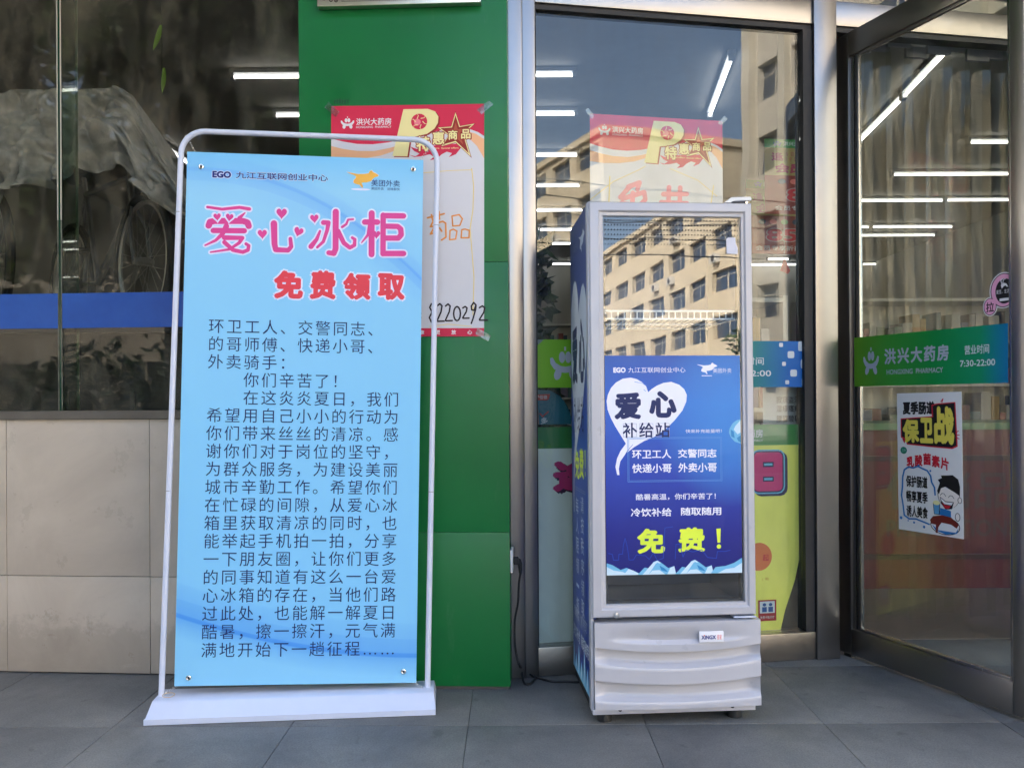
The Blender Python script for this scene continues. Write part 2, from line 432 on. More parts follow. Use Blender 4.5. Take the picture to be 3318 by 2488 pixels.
# ------------------------------------------------------------------ tiled wall on the left
tw = thing('tiled_wall', 'low wall of large beige glossy tiles under the dark shop window', 'wall', FL)
pl = lambda u, v: hit(FL, u, v)
zs = pl(100, 906)[1]; zj = pl(170, 1244)[1]
x_r = 1.36
box('wall_core', m_grout, tw, -3.0, x_r, 0.0125, 0.30, 0.0, zs)
xs = [pl(15, 1240)[0]+0.607*k for k in range(-5, 4)]
for i in range(len(xs)-1):
    for (z0, z1) in ((0.004, zj), (zj, zs)):
        a, b = xs[i], min(xs[i+1], x_r)
        if b-a < 0.02: continue
        e = rnd.uniform(-0.0006, 0.0006)
        o = MB().bbox(a+0.0013, b-0.0013, e, 0.012, z0+0.0013, z1-0.0013, 0.0012).build('tile', m_tile, tw, smooth=True)

# window above it
win = thing('shop_window', 'dark tinted shop window with a blue film band above the beige tiles', 'window', FL)
sill = MB().prism([(-3.0, zs+0.001), (x_r, zs+0.001), (x_r, zs+0.034), (-3.0, zs+0.034)], -0.012, 0.12)
sill.build('sill', M('sill_metal', lin(112, 108, 104), 0.35, 0.6, var=0.15), win)
zt = 3.40
xj = pl(114, 700)[0]
box('pane', m_glass_l, win, -3.0, xj-0.008, 0.052, 0.062, zs+0.035, zt)
box('pane', m_glass_l, win, xj+0.008, x_r, 0.052, 0.062, zs+0.035, zt)
box('silicone_joint', m_glassedge, win, xj-0.0045, xj+0.0045, 0.049, 0.064, zs+0.035, zt)
for q in (-0.0072, 0.0072):
    box('glass_edge_strip', M('pale_edge', lin(196, 192, 180), 0.4), win, xj+q-0.0018, xj+q+0.0018, 0.047, 0.051, pl(114, 470)[1], zt)
    box('glass_edge_strip', M('mottled_edge', lin(118, 120, 108), 0.5, var=0.6, vscale=14), win, xj+q-0.0012, xj+q+0.0012, 0.047, 0.051, zs+0.035, pl(114, 470)[1]-0.002)  # lower stretch of each edge, darker and mottled
box('glass_fin', glass('fin_glass', 0.05, (0.62, 0.74, 0.67, 1)), win, xj-0.005, xj+0.005, 0.068, 0.170, zs+0.035, zt)
box('fin_edge', M('fin_edge', lin(110, 124, 112), 0.3), win, xj-0.005, xj+0.005, 0.171, 0.174, zs+0.035, zt)
zb0, zb1 = pl(100, 707)[1], pl(100, 631)[1]
mb_ = NT('blue_film'); mb_.set(rough=0.35, col=mb_.ramp(mb_.noise(5, 7, 0.7), [(0.3, lin(30, 78, 162)), (0.72, lin(42, 94, 180))])); MATS['blue_film'] = mb_.m
for a, b in ((-3.0, xj-0.009), (xj+0.009, x_r)):
    box('film_band', mb_.m, win, a, b, 0.0490, 0.0505, zb0, zb1)
box('head_rail', m_gasket, win, -3.0, x_r, 0.03, 0.09, zt-0.03, zt+0.005)

# ------------------------------------------------------------------ green pillar
pp = lambda u, v: hit(FP, u, v)
pil = thing('green_pillar', 'wide pillar clad in green panels between the dark window and the glass front', 'pillar', FP)
pl0 = pp(645, 100)[0]; pl1 = -0.012
box('pillar_core', m_in_dark, pil, pl0+0.006, pl1-0.004, 0.006, 0.62, 0.0, 3.9)
zz = [0.012, pp(1050, 1150)[1], pp(1070, 566)[1], 2.68, 3.9]
for i in range(4):
    MB().bbox(pl0, pl1, 0.0, 0.005, zz[i]+0.0006, zz[i+1]-0.0006, 0.0012).build('panel', m_green, pil, smooth=True)
box('side_panel', m_green, pil, pl0, pl0+0.005, 0.0052, 0.45, 0.012, 3.9)
box('side_panel', m_green, pil, pl1-0.003, pl1, 0.0052, 0.16, 0.012, 3.9)

# metal plaque above the poster
(pa, pz) = pp(690, 24); (pb, _) = pp(1040, 14)
plq = thing('metal_plaque', 'brushed metal plaque with engraved scroll corners on the green pillar', 'plaque', FP @ Matrix.Translation((pa, 0, pz)))
pw = pb-pa
m_plq = steel('plaque_metal', (0.62, 0.60, 0.55, 1), 0.30)
MB().bbox(0, pw, -0.034, -0.001, 0, 0.42, 0.004).build('plate', m_plq, plq, smooth=True)
eng = ink('engraving', (66, 58, 50))
pr = Print(plq, 0, 0, 1, 1, 0, 0, -0.0345)
for sg in (0, 1):
    fx = lambda x: x if not sg else pw-x
    for k, (cx, cz, r) in enumerate([(0.030, 0.030, 0.016), (0.056, 0.022, 0.010), (0.022, 0.056, 0.010), (0.075, 0.020, 0.007), (0.044, 0.040, 0.006)]):
        pr.stroke([(fx(cx+r*(1-0.08*i)*math.cos(i*0.62+k)), -(cz+r*(1-0.08*i)*math.sin(i*0.62+k))) for i in range(11)], 0.0036, eng, 'engraved_scroll')
pr.rect(0.095, -0.0225, pw-0.095, -0.0205, eng, 'engraved_line'); pr.rect(0.095, -0.0165, pw-0.095, -0.0150, eng, 'engraved_line')
pr.flush()

# ------------------------------------------------------------------ the sale posters
I_red = ink('poster_red', (213, 44, 76)); I_white = ink('poster_white', (226, 224, 226)); I_cream = ink('cream', (240, 226, 160))
I_orange = ink('pale_orange', (243, 184, 138)); I_brown = ink('star_brown', (150, 44, 34)); I_dark = ink('near_black', (38, 24, 26))
I_hand = ink('marker_orange', (236, 150, 70)); I_yel = ink('marker_yellow', (240, 214, 130)); I_mark = ink('marker_red', (236, 96, 116))
def turtle_logo(pr, x0, x1, y0, y1, mat):
    X = lambda a: x0+(x1-x0)*a; Y = lambda b: y0+(y1-y0)*b; n = 'printed_logo'; w = (x1-x0); h = (y1-y0)
    pr.ell(X(.40), Y(.27), w*.10, h*.19, mat, n, 16); pr.ell(X(.60), Y(.27), w*.10, h*.19, mat, n, 16)
    pr.poly([(X(.02), Y(.30)), (X(.10), Y(.28)), (X(.20), Y(.46)), (X(.35), Y(.56)), (X(.5), Y(.585)), (X(.65), Y(.56)), (X(.80), Y(.46)), (X(.90), Y(.28)), (X(.98), Y(.30)),
             (X(.97), Y(.48)), (X(.86), Y(.66)), (X(.70), Y(.76)), (X(.5), Y(.79)), (X(.30), Y(.76)), (X(.14), Y(.66)), (X(.03), Y(.48))], mat, n)
    pr.ell(X(.26), Y(.84), w*.115, h*.19, mat, n, 14, 0.25); pr.ell(X(.74), Y(.84), w*.115, h*.19, mat, n, 14, -0.25)
    pr.rect(X(.47), Y(-.08), X(.53), Y(.05), mat, n)
def sale_poster(parent, wd, ht, variant):
    """positions are read on a sheet 1175 units wide and 1765 high"""
    pr = Print(parent, 0, 0, wd/1175, ht/1765, 0, ht, -0.0012)
    pr.poly([(0, 0), (1175, 0), (1175, 245), (1130, 215), (1060, 188), (980, 182), (860, 195), (700, 225), (560, 258), (440, 284), (320, 296), (200, 292), (90, 272), (0, 248)], I_red)
    pr.poly([(0, 305), (90, 328), (200, 345), (330, 348), (450, 326), (520, 306), (480, 352), (380, 384), (250, 404), (120, 408), (0, 398)], I_orange)
    pr.poly([(1040, 205), (1110, 225), (1175, 268), (1175, 415), (1120, 320), (1050, 250)], I_orange)
    turtle_logo(pr, 72, 180, 88, 172, I_white)
    pr.text('洪兴大药房', 193, 464, 96, 150, I_white, 0.018)
    pr.text('HONGXING  PHARMACY', 193, 464, 156, 172, I_white, 0.012)
    P = [(557, 32), (745, 32), (800, 52), (826, 92), (822, 140), (795, 184), (740, 222), (660, 240), (610, 246), (588, 392), (472, 388), (512, 220)]
    pr.poly([(x+12, y+8) for x, y in P], I_brown); pr.poly(P, I_cream)
    pr.ell(678, 128, 62, 60, I_red); pr.ell(664, 132, 26, 26, ink('pink', (238, 130, 140)))
    for k in range(6):
        a = k*PI/3; pr.stroke([(678+28*math.cos(a), 128+28*math.sin(a)), (678+48*math.cos(a+.4), 128+46*math.sin(a+.4)), (678+60*math.cos(a+.3), 128+58*math.sin(a+.3))], 7, I_cream, w2=2)
    fl = [(600, 380), (650, 392), (680, 372), (640, 352), (610, 318), (660, 336), (700, 318), (960, 300), (1010, 280), (1000, 330), (960, 380), (905, 402), (930, 372), (890, 360), (850, 380), (815, 412), (760, 424), (790, 398), (760, 378), (700, 392), (640, 398)]
    pr.poly(fl, I_red)
    st = [(956, 62), (990, 168), (1102, 150), (1020, 222), (1074, 400), (958, 290), (848, 318), (905, 236), (822, 176), (925, 170)]
    cx, cy = 958, 215
    pr.poly([(cx+(x-cx)*1.06, cy+(y-cy)*1.06) for x, y in st], I_brown); pr.poly(st, I_cream)
    pr.poly([(cx+(x-cx)*.86, cy+(y-cy)*.86) for x, y in st], I_brown); pr.poly([(cx+(x-cx)*.5, cy+(y-cy)*.5) for x, y in st], ink('star_mid', (186, 84, 60)))
    for ch, a, b, c, d in (('特', 648, 770, 232, 362), ('惠', 772, 880, 200, 312), ('商', 892, 980, 188, 278), ('品', 990, 1080, 182, 272)):
        pr.text(ch, a, b, c, d, I_brown, 0.085, skew=-0.0); pr.text(ch, a+8, b-8, c+8, d-8, I_cream, 0.03)
    pr.text('Special offers  Special offers', 700, 980, 326, 342, I_cream, 0.01)
    if variant == 'pillar':
        pr.stroke([(700, 520), (900, 505), (1080, 500)], 5, I_yel); pr.stroke([(1080, 490), (1095, 620), (1090, 800), (1068, 950), (1085, 1150), (1098, 1320), (1090, 1600)], 7, I_yel)
        pr.stroke([(760, 1690), (900, 1672), (1080, 1690)], 5, I_yel)
        # marker writing: medicine goods
        def sk(seg, w=13): [pr.stroke(q, w, I_hand, 'handwriting') for q in seg]
        sk([[(742, 862), (870, 832)], [(772, 838), (782, 880)], [(830, 815), (834, 872)], [(790, 880), (765, 930), (800, 925), (765, 985), (805, 975)], [(820, 900), (860, 890), (882, 905), (884, 1010), (850, 1032)], [(820, 880), (806, 940)], [(836, 940), (852, 965)]])
        sk([[(930, 850), (936, 926), (990, 922), (1010, 872), (985, 840), (930, 850)], [(915, 960), (912, 1030), (958, 1025), (968, 965), (940, 950), (915, 960)], [(1005, 955), (1000, 1016), (1060, 1016), (1062, 960), (1030, 950), (1005, 955)]], 11)
        def dig(seq, x, y, w, h, lw=13): pr.stroke([(x+a*w, y+b*h) for a, b in seq], lw, I_dark, 'handwriting')
        two = [(.1, .12), (.45, 0), (.75, .12), (.62, .45), (.1, .92), (.15, .97), (1.05, .96)]
        ov = [(.5+.42*math.sin(t), .5-.5*math.cos(t)) for t in [2*PI*i/12 for i in range(13)]]
        nine = [(.8, .15), (.5, 0), (.2, .2), (.25, .42), (.55, .45), (.8, .15), (.75, .4), (.4, .95), (.2, 1.2)]
        eight = [(.75, .15), (.4, 0), (.15, .2), (.5, .45), (.8, .75), (.4, 1), (.1, .75), (.5, .45), (.75, .15)]
        for k, (q, x, y, w, h) in enumerate(((eight, 742, 1512, 60, 150), (two, 812, 1514, 70, 148), (two, 900, 1520, 66, 140), (ov, 974, 1530, 78, 110), (two, 1050-10, 1532, 60, 96), (nine, 1080+4, 1496, 70, 130))): pass
        xs_ = 752
        for q, w, h, dy in ((eight, 52, 140, 0), (two, 56, 138, 0), (two, 54, 132, 2), (ov, 62, 108, 22), (two, 50, 92, 22), (nine, 60, 132, -8), (two, 62, 112, 18)):
            dig(q, xs_, 1516+dy, w, h, 12); xs_ += w+8
        for yy in (1590, 1620): pr.ell(690, yy, 8, 8, I_dark, 'handwriting', 10)
        pr.rect(0, 1702, 1175, 1765, I_red)
        for k, ch in enumerate('健康更放心'): pr.text(ch, 560+k*122, 596+k*122, 1716, 1750, I_white, 0.03)
    else:
        lt = M('marker_red_pale', lin(238, 138, 150), 0.5)
        def sk(seg, w=42):
            for q in seg: pr.stroke(q, w, lt, 'handwriting', w2=w*0.9)
        sk([[(350, 590), (260, 690)], [(330, 600), (430, 560), (410, 620)], [(280, 700), (470, 640), (480, 700), (440, 740)], [(270, 740), (480, 760)], [(280, 760), (290, 850)], [(370, 650), (360, 850), (330, 960), (240, 1020)], [(430, 850), (440, 980), (560, 1000), (570, 940)]])
        sk([[(640, 650), (850, 640)], [(620, 720), (850, 720), (860, 760)], [(610, 790), (860, 800)], [(690, 590), (680, 820)], [(790, 590), (780, 820)], [(640, 850), (640, 980)], [(640, 850), (830, 850), (830, 980)], [(730, 900), (690, 1010), (620, 1060)], [(760, 990), (850, 1060)]])
        pr.stroke([(0, 720), (200, 560), (420, 455), (480, 420)], 6, I_yel); pr.stroke([(170, 520), (160, 760)], 10, I_yel); pr.stroke([(700, 430), (950, 520), (1120, 650)], 6, I_yel); pr.stroke([(1090, 560), (1060, 760)], 8, I_yel)
        pr.rect(0, 1702, 1175, 1765, I_red)
    pr.flush()
m_paper = M('poster_paper', lin(216, 213, 216), 0.42, var=0.03, vscale=4)
def sheet(name, mat, parent, w, h, th=0.0012, bow=0.0): 
    return MB().box(0, w, -th, 0, 0, h).build(name, mat, parent)
a, z1 = pp(713, 233); b, z1b = pp(1043, 226); b2, z0 = pp(1035, 725)
post = thing('sale_poster', 'red and white sale poster with handwritten phone number taped to the green pillar', 'poster',
             FP @ Matrix.Translation((a, -0.002, z0)) @ Matrix.Rotation(0.006, 4, 'Y'), 'special offer posters')
sheet('sheet', m_paper, post, b-a, z1-z0+0.004)
sale_poster(post, b-a, z1-z0+0.004, 'pillar')
m_tape = glass('clear_tape', 0.10, (0.86, 0.88, 0.86, 1), wave=0.002, wscale=60, rough=0.25)
for (x, z, r) in ((b-a+0.004, z1-z0-0.01, 0.7), (b-a-0.004, 0.006, -0.5), (0.004, z1-z0-0.01, -0.7)):
    c, s_ = math.cos(r), math.sin(r)
    MB().prism([(x+p*c-q*s_, z+p*s_+q*c) for p, q in ((-.028, -.012), (.03, -.013), (.028, .012), (-.03, .013))], -0.0036, -0.0032).build('tape', m_tape, post)
# old tape marks left on the panel
tm = thing('tape_residue', 'dark scraps of old tape left on the green pillar above the poster', 'tape', FP @ Matrix.Translation((pp(722, 222)[0], -0.0008, pp(722, 222)[1])))
for k in range(6):
    MB().prism([(k*0.010+rnd.uniform(-.002, .002), rnd.uniform(-.012, 0)), (k*0.010+.005, rnd.uniform(-.012, -.004)), (k*.010+.006, rnd.uniform(.006, .014)), (k*.010, rnd.uniform(.004, .014))], -0.0006, 0).build('tape_scrap', M('tape_dirt', lin(22, 82, 48), 0.6), tm)

# ------------------------------------------------------------------ glass front of the pharmacy
pg = lambda u, v: hit(FG, u, v)
gx0 = pg(1098, 800)[0]; gx1 = pg(1159, 800)[0]; gx2 = pg(1757, 300)[0]; gx3 = pg(1805, 300)[0]
ZT0 = pg(1158, 5)[1]; ZT1 = ZT0+0.105
gf = thing('storefront_frame', 'brushed steel frame of posts and beams around the pharmacy glass', 'frame', FG)
mid = pg(1131, 800)[0]
for (x0, x1, y0) in ((gx0, mid-0.0008, -0.008), (mid+0.0008, gx1, -0.003)):
    MB().bbox(x0, x1, y0, 0.09, 0.0, 3.40, 0.003).build('post', m_steel, gf, smooth=True)
MB().bbox(gx2, gx3, -0.012, 0.10, 0.0, 3.40, 0.003).build('post', m_steel, gf, smooth=True)
GX4, GX5 = gx3+1.02, gx3+1.125
MB().bbox(GX4, GX5, -0.012, 0.10, 0.0, 3.40, 0.003).build('post', m_steel, gf, smooth=True)
MB().bbox(4.8, 4.9, -0.012, 0.10, 0.0, 3.40, 0.003).build('post', m_steel, gf, smooth=True)
for (x0, x1) in ((gx1+0.001, gx2-0.001), (gx3+0.001, GX4-0.001), (GX5+0.001, 4.799)):
    MB().bbox(x0, x1, 0.0, 0.085, ZT0, ZT1, 0.003).build('transom', m_steel, gf, smooth=True)
    box('gasket_strip', m_gasket, gf, x0, x1, 0.012, 0.07, ZT0-0.022, ZT0-0.0005)
for (x0, x1) in ((gx1+0.001, gx2-0.001), (GX5+0.001, 4.799)):
    zq = pg(1700, 1368)[1]
    MB().bbox(x0, x1, -0.002, 0.085, 0.001, zq, 0.003).build('bottom_rail', m_steel_d, gf, smooth=True)
box('side_gasket', m_gasket, gf, gx2-0.042, gx2-0.001, 0.006, 0.075, zq+0.001, ZT0-0.023)
box('side_gasket', m_gasket, gf, gx1+0.0005, gx1+0.007, 0.012, 0.07, zq+0.001, ZT0-0.023)
for k, (x0, x1) in enumerate(((gx1+0.008, gx2-0.043), (GX5+0.001, 4.799))):
    box('pane', m_glass, gf, x0, x1, 0.030, 0.040, zq+0.0005, ZT0-0.0225)
for (x0, x1) in ((gx1+0.001, gx2-0.001), (gx3+0.001, GX4-0.001), (GX5+0.001, 4.799)):
    box('upper_pane', m_glass, gf, x0, x1, 0.030, 0.040, ZT1+0.0005, 3.40)

# poster on the inside of the glass
a, z1 = pg(1280, 238); b, z1b = pg(1570, 254)
hgt = (z1-1.30)
wp = b-a
ps2 = thing('sale_poster', 'red and white sale poster stuck inside the pharmacy glass above the cooler', 'poster',
            FG @ Matrix.Translation((a, 0.0445, z1-wp*1.5)) @ Matrix.Rotation(0.0, 4, 'Y'), 'special offer posters')
sheet('sheet', m_paper, ps2, wp, wp*1.5); sale_poster(ps2, wp, wp*1.5, 'glass')
for (x, r) in ((0.0, -0.9), (wp, 0.8)):
    c, s_ = math.cos(r), math.sin(r); z = wp*1.5
    MB().prism([(x+p*c-q*s_, z+p*s_+q*c) for p, q in ((-.02, -.008), (.022, -.01), (.02, .009), (-.022, .008))], -0.0036, -0.0032).build('tape', m_tape, ps2)

# green film band across the glass (opening hours), with chequered right end
def grad_mat(name, stops, axis='X', scale=1.0, rough=0.4):
    t = NT(name); sp = t.n.new('ShaderNodeSeparateXYZ'); t.l.new(t.coord('Object'), sp.inputs[0])
    f = t.math('MULTIPLY', sp.outputs[{'X': 0, 'Y': 1, 'Z': 2}[axis]], 1.0/scale)
    t.set(col=t.ramp(f, [(p, lin(*c)) for p, c in stops]), rough=rough, spec=0.3); MATS[name] = t.m; return t.m
I_pale = ink('pale_print', (206, 214, 216)); I_blue = ink('film_blue', (10, 98, 178)); I_lav = ink('logo_grey', (172, 178, 190))
bx0 = pg(1160, 780)[0]+0.004; bx1 = pg(1752, 785)[0]; bz0 = pg(1690, 836)[1]; bz1 = pg(1690, 736)[1]
bw, bh = bx1-bx0, bz1-bz0
band = thing('hours_band', 'green to blue film band with opening hours across the glass behind the cooler', 'film band', FG @ Matrix.Translation((bx0, 0.0290, bz0)), 'green pharmacy film bands')
m_band = grad_mat('band_gradient', [(0.0, (122, 176, 40)), (0.16, (112, 178, 44)), (0.62, (22, 142, 88)), (0.80, (14, 124, 130)), (0.93, (10, 98, 176))], 'X', bw)
MB().prism([(0.0, 0), (bw, 0.0), (bw-0.006, bh), (0.02, bh), (0.0, bh-0.03)], -0.0012, 0).build('film', m_band, band)
MB().prism([(0.0, bh), (0.006, bh-0.022), (0.030, bh-0.001)], -0.004, -0.0014).build('peeled_corner', M('film_back', lin(120, 132, 126), 0.5), band)
pr = Print(band, 0, 0, bw/1000, bh/170, 0, bh, -0.0014)
turtle_logo(pr, 45, 155, 34, 140, I_lav)
pr.text('洪兴大药房', 180, 560, 36, 100, I_pale, 0.02); pr.text('HONGXING  PHARMACY', 190, 540, 116, 136, I_pale, 0.015)
pr.text('营业时间', 690, 830, 60, 88, I_pale, 0.01); pr.text('7:30-22:00', 665, 858, 108, 130, I_pale, 0.012)
pr.poly([(985, 0), (996, 0), (1000, 170), (985, 170)], I_pale)
for k, (cx, cy, w, h, mt) in enumerate([(972, 14, 18, 36, I_pale), (990, 14, 18, 34, I_blue), (982, 84, 18, 34, I_pale), (996, 84, 12, 34, I_blue), (986, 152, 18, 34, I_pale), (998, 152, 8, 34, I_blue),
                                        (935, 50, 26, 26, I_pale), (945, 118, 26, 26, I_pale), (897, 14, 15, 15, I_pale), (908, 84, 15, 15, I_pale), (920, 152, 15, 15, I_pale)]):
    pr.rsq(min(cx, 999.5-w/2), max(h/2+0.5, min(169.5-h/2, cy)), w/2, h/2, mt, 'printed_check', 24)
pr.flush()

# member-day board standing behind the glass
I_pink = ink('magenta', (205, 48, 118)); I_sky = ink('sky_print', (110, 182, 214)); I_navy = ink('navy', (34, 30, 78)); I_lime = ink('lime_paper', (196, 204, 84)); I_grn = ink('header_green', (52, 134, 66))
ax0 = pg(1160, 1100)[0]+0.004; ax1 = pg(1752, 1000)[0]; az0 = pg(1700, 1372)[1]; az1 = pg(1690, 918)[1]
aw, ah = ax1-ax0, az1-az0
brd = thing('member_day_board', 'tall yellow and pale promotion board with green header standing inside the glass', 'board', FG @ Matrix.Translation((ax0, 0.066, az0)))
hd = 0.088
pale = M('pale_board', lin(238, 244, 234), 0.5, var=0.03)
lime = M('lime_board', lin(242, 240, 112), 0.5, var=0.03)
cut = 0.36*aw
MB().prism([(0, 0.0), (cut, 0.0), (cut, ah-hd), (0, ah-hd)], -0.004, 0.006).build('pale_panel', pale, brd)
MB().prism([(cut, -0.0), (aw*0.905, 0.0), (aw*0.925, 0.09), (aw*0.965, 0.22), (aw*0.985, 0.33), (aw*0.992, 0.5), (aw, 0.66), (aw, ah-hd), (cut, ah-hd)], -0.004, 0.006).build('lime_panel', lime, brd)
MB().prism([(0, ah-hd+0.0004), (aw, ah-hd+0.0004), (aw, ah), (0, ah)], -0.0042, 0.006).build('header', M('board_green', lin(48, 132, 64), 0.45), brd)
pr = Print(brd, 0, 0, aw/1000, ah/740, 0, ah, -0.0046)
turtle_logo(pr, 620, 680, 14, 46, I_pale); pr.text('洪兴大药房', 690, 842, 16, 46, I_pale, 0.02); pr.text('HONGXING PHARMACY', 700, 842, 52, 60, I_pale, 0.01)
pr.text('逢', 70, 240, 120, 230, ink('dark_print', (60, 26, 60)), 0.09); pr.text('逢', 62, 232, 112, 222, I_pink, 0.06)
# the big character for day
def day(cx, cy, w, h, t, mat): 
    for q in ([(cx-w, cy-h), (cx+w, cy-h), (cx+w, cy+h), (cx-w, cy+h), (cx-w, cy-h)], [(cx-w, cy), (cx+w, cy)]): pr.stroke(q, t, mat, 'printed_text')
day(872, 176, 38, 52, 54, I_navy); day(862, 168, 38, 52, 54, I_sky); day(862, 168, 38, 52, 44, I_navy); day(862, 168, 38, 52, 34, I_pink)
for ch, x in (('会', 470), ('员', 650)): pr.text(ch, x-60, x+60, 100, 236, I_pink, 0.06)
pr.ell(846-22, 470, 50, 50, ink('orange_print', (222, 120, 70)), n=28); pr.text('起', 838, 862, 462, 486, ink('deep_red', (196, 40, 60)), 0.02)
pr.text('(限)', 836, 862, 545, 556, ink('orange_text', (210, 150, 60)), 0.0)
pr.rect(820, 625, 890, 700, ink('notice_red', (168, 44, 48))); pr.rect(826, 630, 884, 672, ink('notice_white', (206, 216, 226)))
for x in (844, 868):
    pr.ell(x, 642, 7, 6, ink('notice_blue', (40, 84, 150))); pr.rect(x-9, 650, x+9, 668, ink('notice_blue', (40, 84, 150)))
pr.text('免费卡路诊疗', 828, 882, 682, 692, I_pale, 0.0)
pr.flush()

# product card and papers behind the glass
cx0, cz0 = pg(1161, 918); cx1, cz1 = pg(1232, 842)
cdt = thing('product_card', 'teal product card with a red tab standing above the pale board', 'card', FG @ Matrix.Translation((cx0+0.006, 0.075, cz0)))
MB().prism([(0.0, 0), (0.15, 0), (0.15, 0.03), (0.135, 0.075), (0.105, 0.115), (0.06, 0.14), (0.0, 0.142)], -0.003, 0.003).build('card', M('teal_card', lin(20, 104, 122), 0.45), cdt)
pr = Print(cdt, 0, 0, 0.001, 0.001, 0, 0.15, -0.0034)
pr.poly([(0, 28), (62, 26), (56, 48), (46, 52), (0, 50)], ink('tab_red', (190, 62, 52))); pr.text('护佰健', 2, 50, 31, 47, I_pale, 0.01)
pr.poly([(0, 52), (12, 90), (16, 150), (0, 150)], ink('skin_print', (150, 124, 100)))
pr.text('多', 22, 52, 122, 148, I_pale, 0.02); pr.stroke([(20, 106), (30, 118), (54, 98)], 5, ink('tab_red', (190, 62, 52)))
pr.flush()
nx, nz = pg(1682, 912); nx1, nz1 = pg(1738, 838)
nt = thing('paper_notice', 'grey handwritten paper notice stuck behind the glass beside the door post', 'notice', FG @ Matrix.Translation((nx-0.02, 0.10, pg(1690, 934)[1])))
MB().box(0, 0.175, 0, 0.001, 0, 0.26).build('sheet', M('notice_paper', lin(178, 178, 172), 0.6), nt)
pr = Print(nt, 0, 0, 0.001, 0.001, 0, 0.26, -0.0006)
for t, y in (('寂寐盗汗', 108), ('湿疹瘙痒', 146), ('腰膝酸软', 190)): pr.text(t, 62, 172, y, y+30, I_dark, 0.015)
pr.flush()

# ------------------------------------------------------------------ open door
pd = lambda u, v: hit(FD, u, v)
dl = pd(2212, 900)[0]; DL = 0.846
dz0, dz1 = 0.016, pd(1817, 85)[1]
zr_b = pd(2199, 1473)[1]; zr_t = pd(1859, 115)[1]
door = thing('glass_door', 'open steel framed glass door with green hours band and stickers', 'door', FD)
sw0 = pd(1843, 700)[0]; sw1 = pd(1862, 700)[0]
MB().bbox(0.0, sw0, -0.02, 0.025, dz0, dz1, 0.003).build('hinge_stile', m_steel_d, door, smooth=True)
MB().bbox(DL-0.052, DL, -0.02, 0.025, dz0, dz1, 0.003).build('lock_stile', m_steel_d, door, smooth=True)
MB().bbox(sw0+0.0006, DL-0.0526, -0.020, 0.025, zr_t, dz1, 0.003).build('top_rail', m_steel_d, door, smooth=True)
MB().bbox(sw0+0.0006, DL-0.0526, -0.020, 0.025, dz0, zr_b, 0.003).build('bottom_rail', m_steel_d, door, smooth=True)
bdw = (sw1-sw0)
MB().bbox(sw0+0.0008, sw0+bdw*0.42, -0.012, 0.004, zr_b+0.001, zr_t-0.001, 0.002).build('glazing_bead', m_bead, door, smooth=True)
box('bead_groove', m_gasket, door, sw0+bdw*0.43, sw0+bdw*0.60, -0.006, 0.004, zr_b+0.001, zr_t-0.001)
MB().bbox(sw0+bdw*0.61, sw1, -0.012, 0.004, zr_b+0.001, zr_t-0.001, 0.002).build('glazing_bead', m_bead, door, smooth=True)
MB().bbox(DL-0.066, DL-0.0532, -0.012, 0.004, zr_b+0.001, zr_t-0.001, 0.002).build('glazing_bead', m_bead, door, smooth=True)
MB().bbox(sw1+0.0005, DL-0.067, -0.012, 0.004, zr_b+0.0005, zr_b+0.013, 0.002).build('glazing_bead', m_bead, door, smooth=True)
MB().bbox(sw1+0.0005, DL-0.067, -0.012, 0.004, zr_t-0.013, zr_t-0.0005, 0.002).build('glazing_bead', m_steel_d, door, smooth=True)
box('pane', m_glass_d, door, sw1+0.0005, DL-0.067, -0.002, 0.006, zr_b+0.0135, zr_t-0.0135)
box('pivot', m_gasket, door, 0.02, 0.06, -0.01, 0.015, 0.0, dz0-0.0005)
# band on the door
ex0 = pd(1851, 790)[0]; ex1 = DL-0.0675; ez0 = pd(2020, 831)[1]; ez1 = pd(2020, 714)[1]
ew, eh = ex1-ex0, ez1-ez0
db = thing('door_hours_band', 'green film band with pharmacy logo and opening hours on the open door', 'film band', FD @ Matrix.Translation((ex0, -0.0132, ez0)), 'green pharmacy film bands')
m_band2 = grad_mat('door_band_gradient', [(0.0, (96, 150, 34)), (0.25, (64, 150, 50)), (0.55, (22, 140, 62)), (0.85, (16, 136, 92)), (1.0, (12, 110, 160))], 'X', ew)
MB().box(0, ew, -0.0012, 0, 0, eh).build('film', m_band2, db)
pr = Print(db, 0, 0, ew/1215, eh/400, 0, eh, -0.0015)
# positions corrected for the receding leaf
def dx(u): return (pd(u, 780)[0]-ex0)/ew*1215
def dy(v, u): return (ez1-pd(u, v)[1])/eh*400
turtle_logo(pr, dx(1870), dx(1905), dy(755, 1888), dy(808, 1888), I_lav)
for k, ch in enumerate('洪兴大药房'):
    ua = 1916+k*28.6; pr.text(ch, dx(ua), dx(ua+25), dy(754-k*2.2, ua), dy(788-k*2.0, ua), I_lav, 0.035)
pr.text('HONGXING  PHARMACY', dx(1921), dx(2043), dy(797, 1960), dy(808, 1960), I_lav, 0.02)
pr.text('营业时间', dx(2090), dx(2143), dy(745, 2115), dy(765, 2115), I_pale, 0.01)
pr.text('7:30-22:00', dx(2080), dx(2156), dy(777, 2118), dy(791, 2118), I_pale, 0.015)
pr.flush()
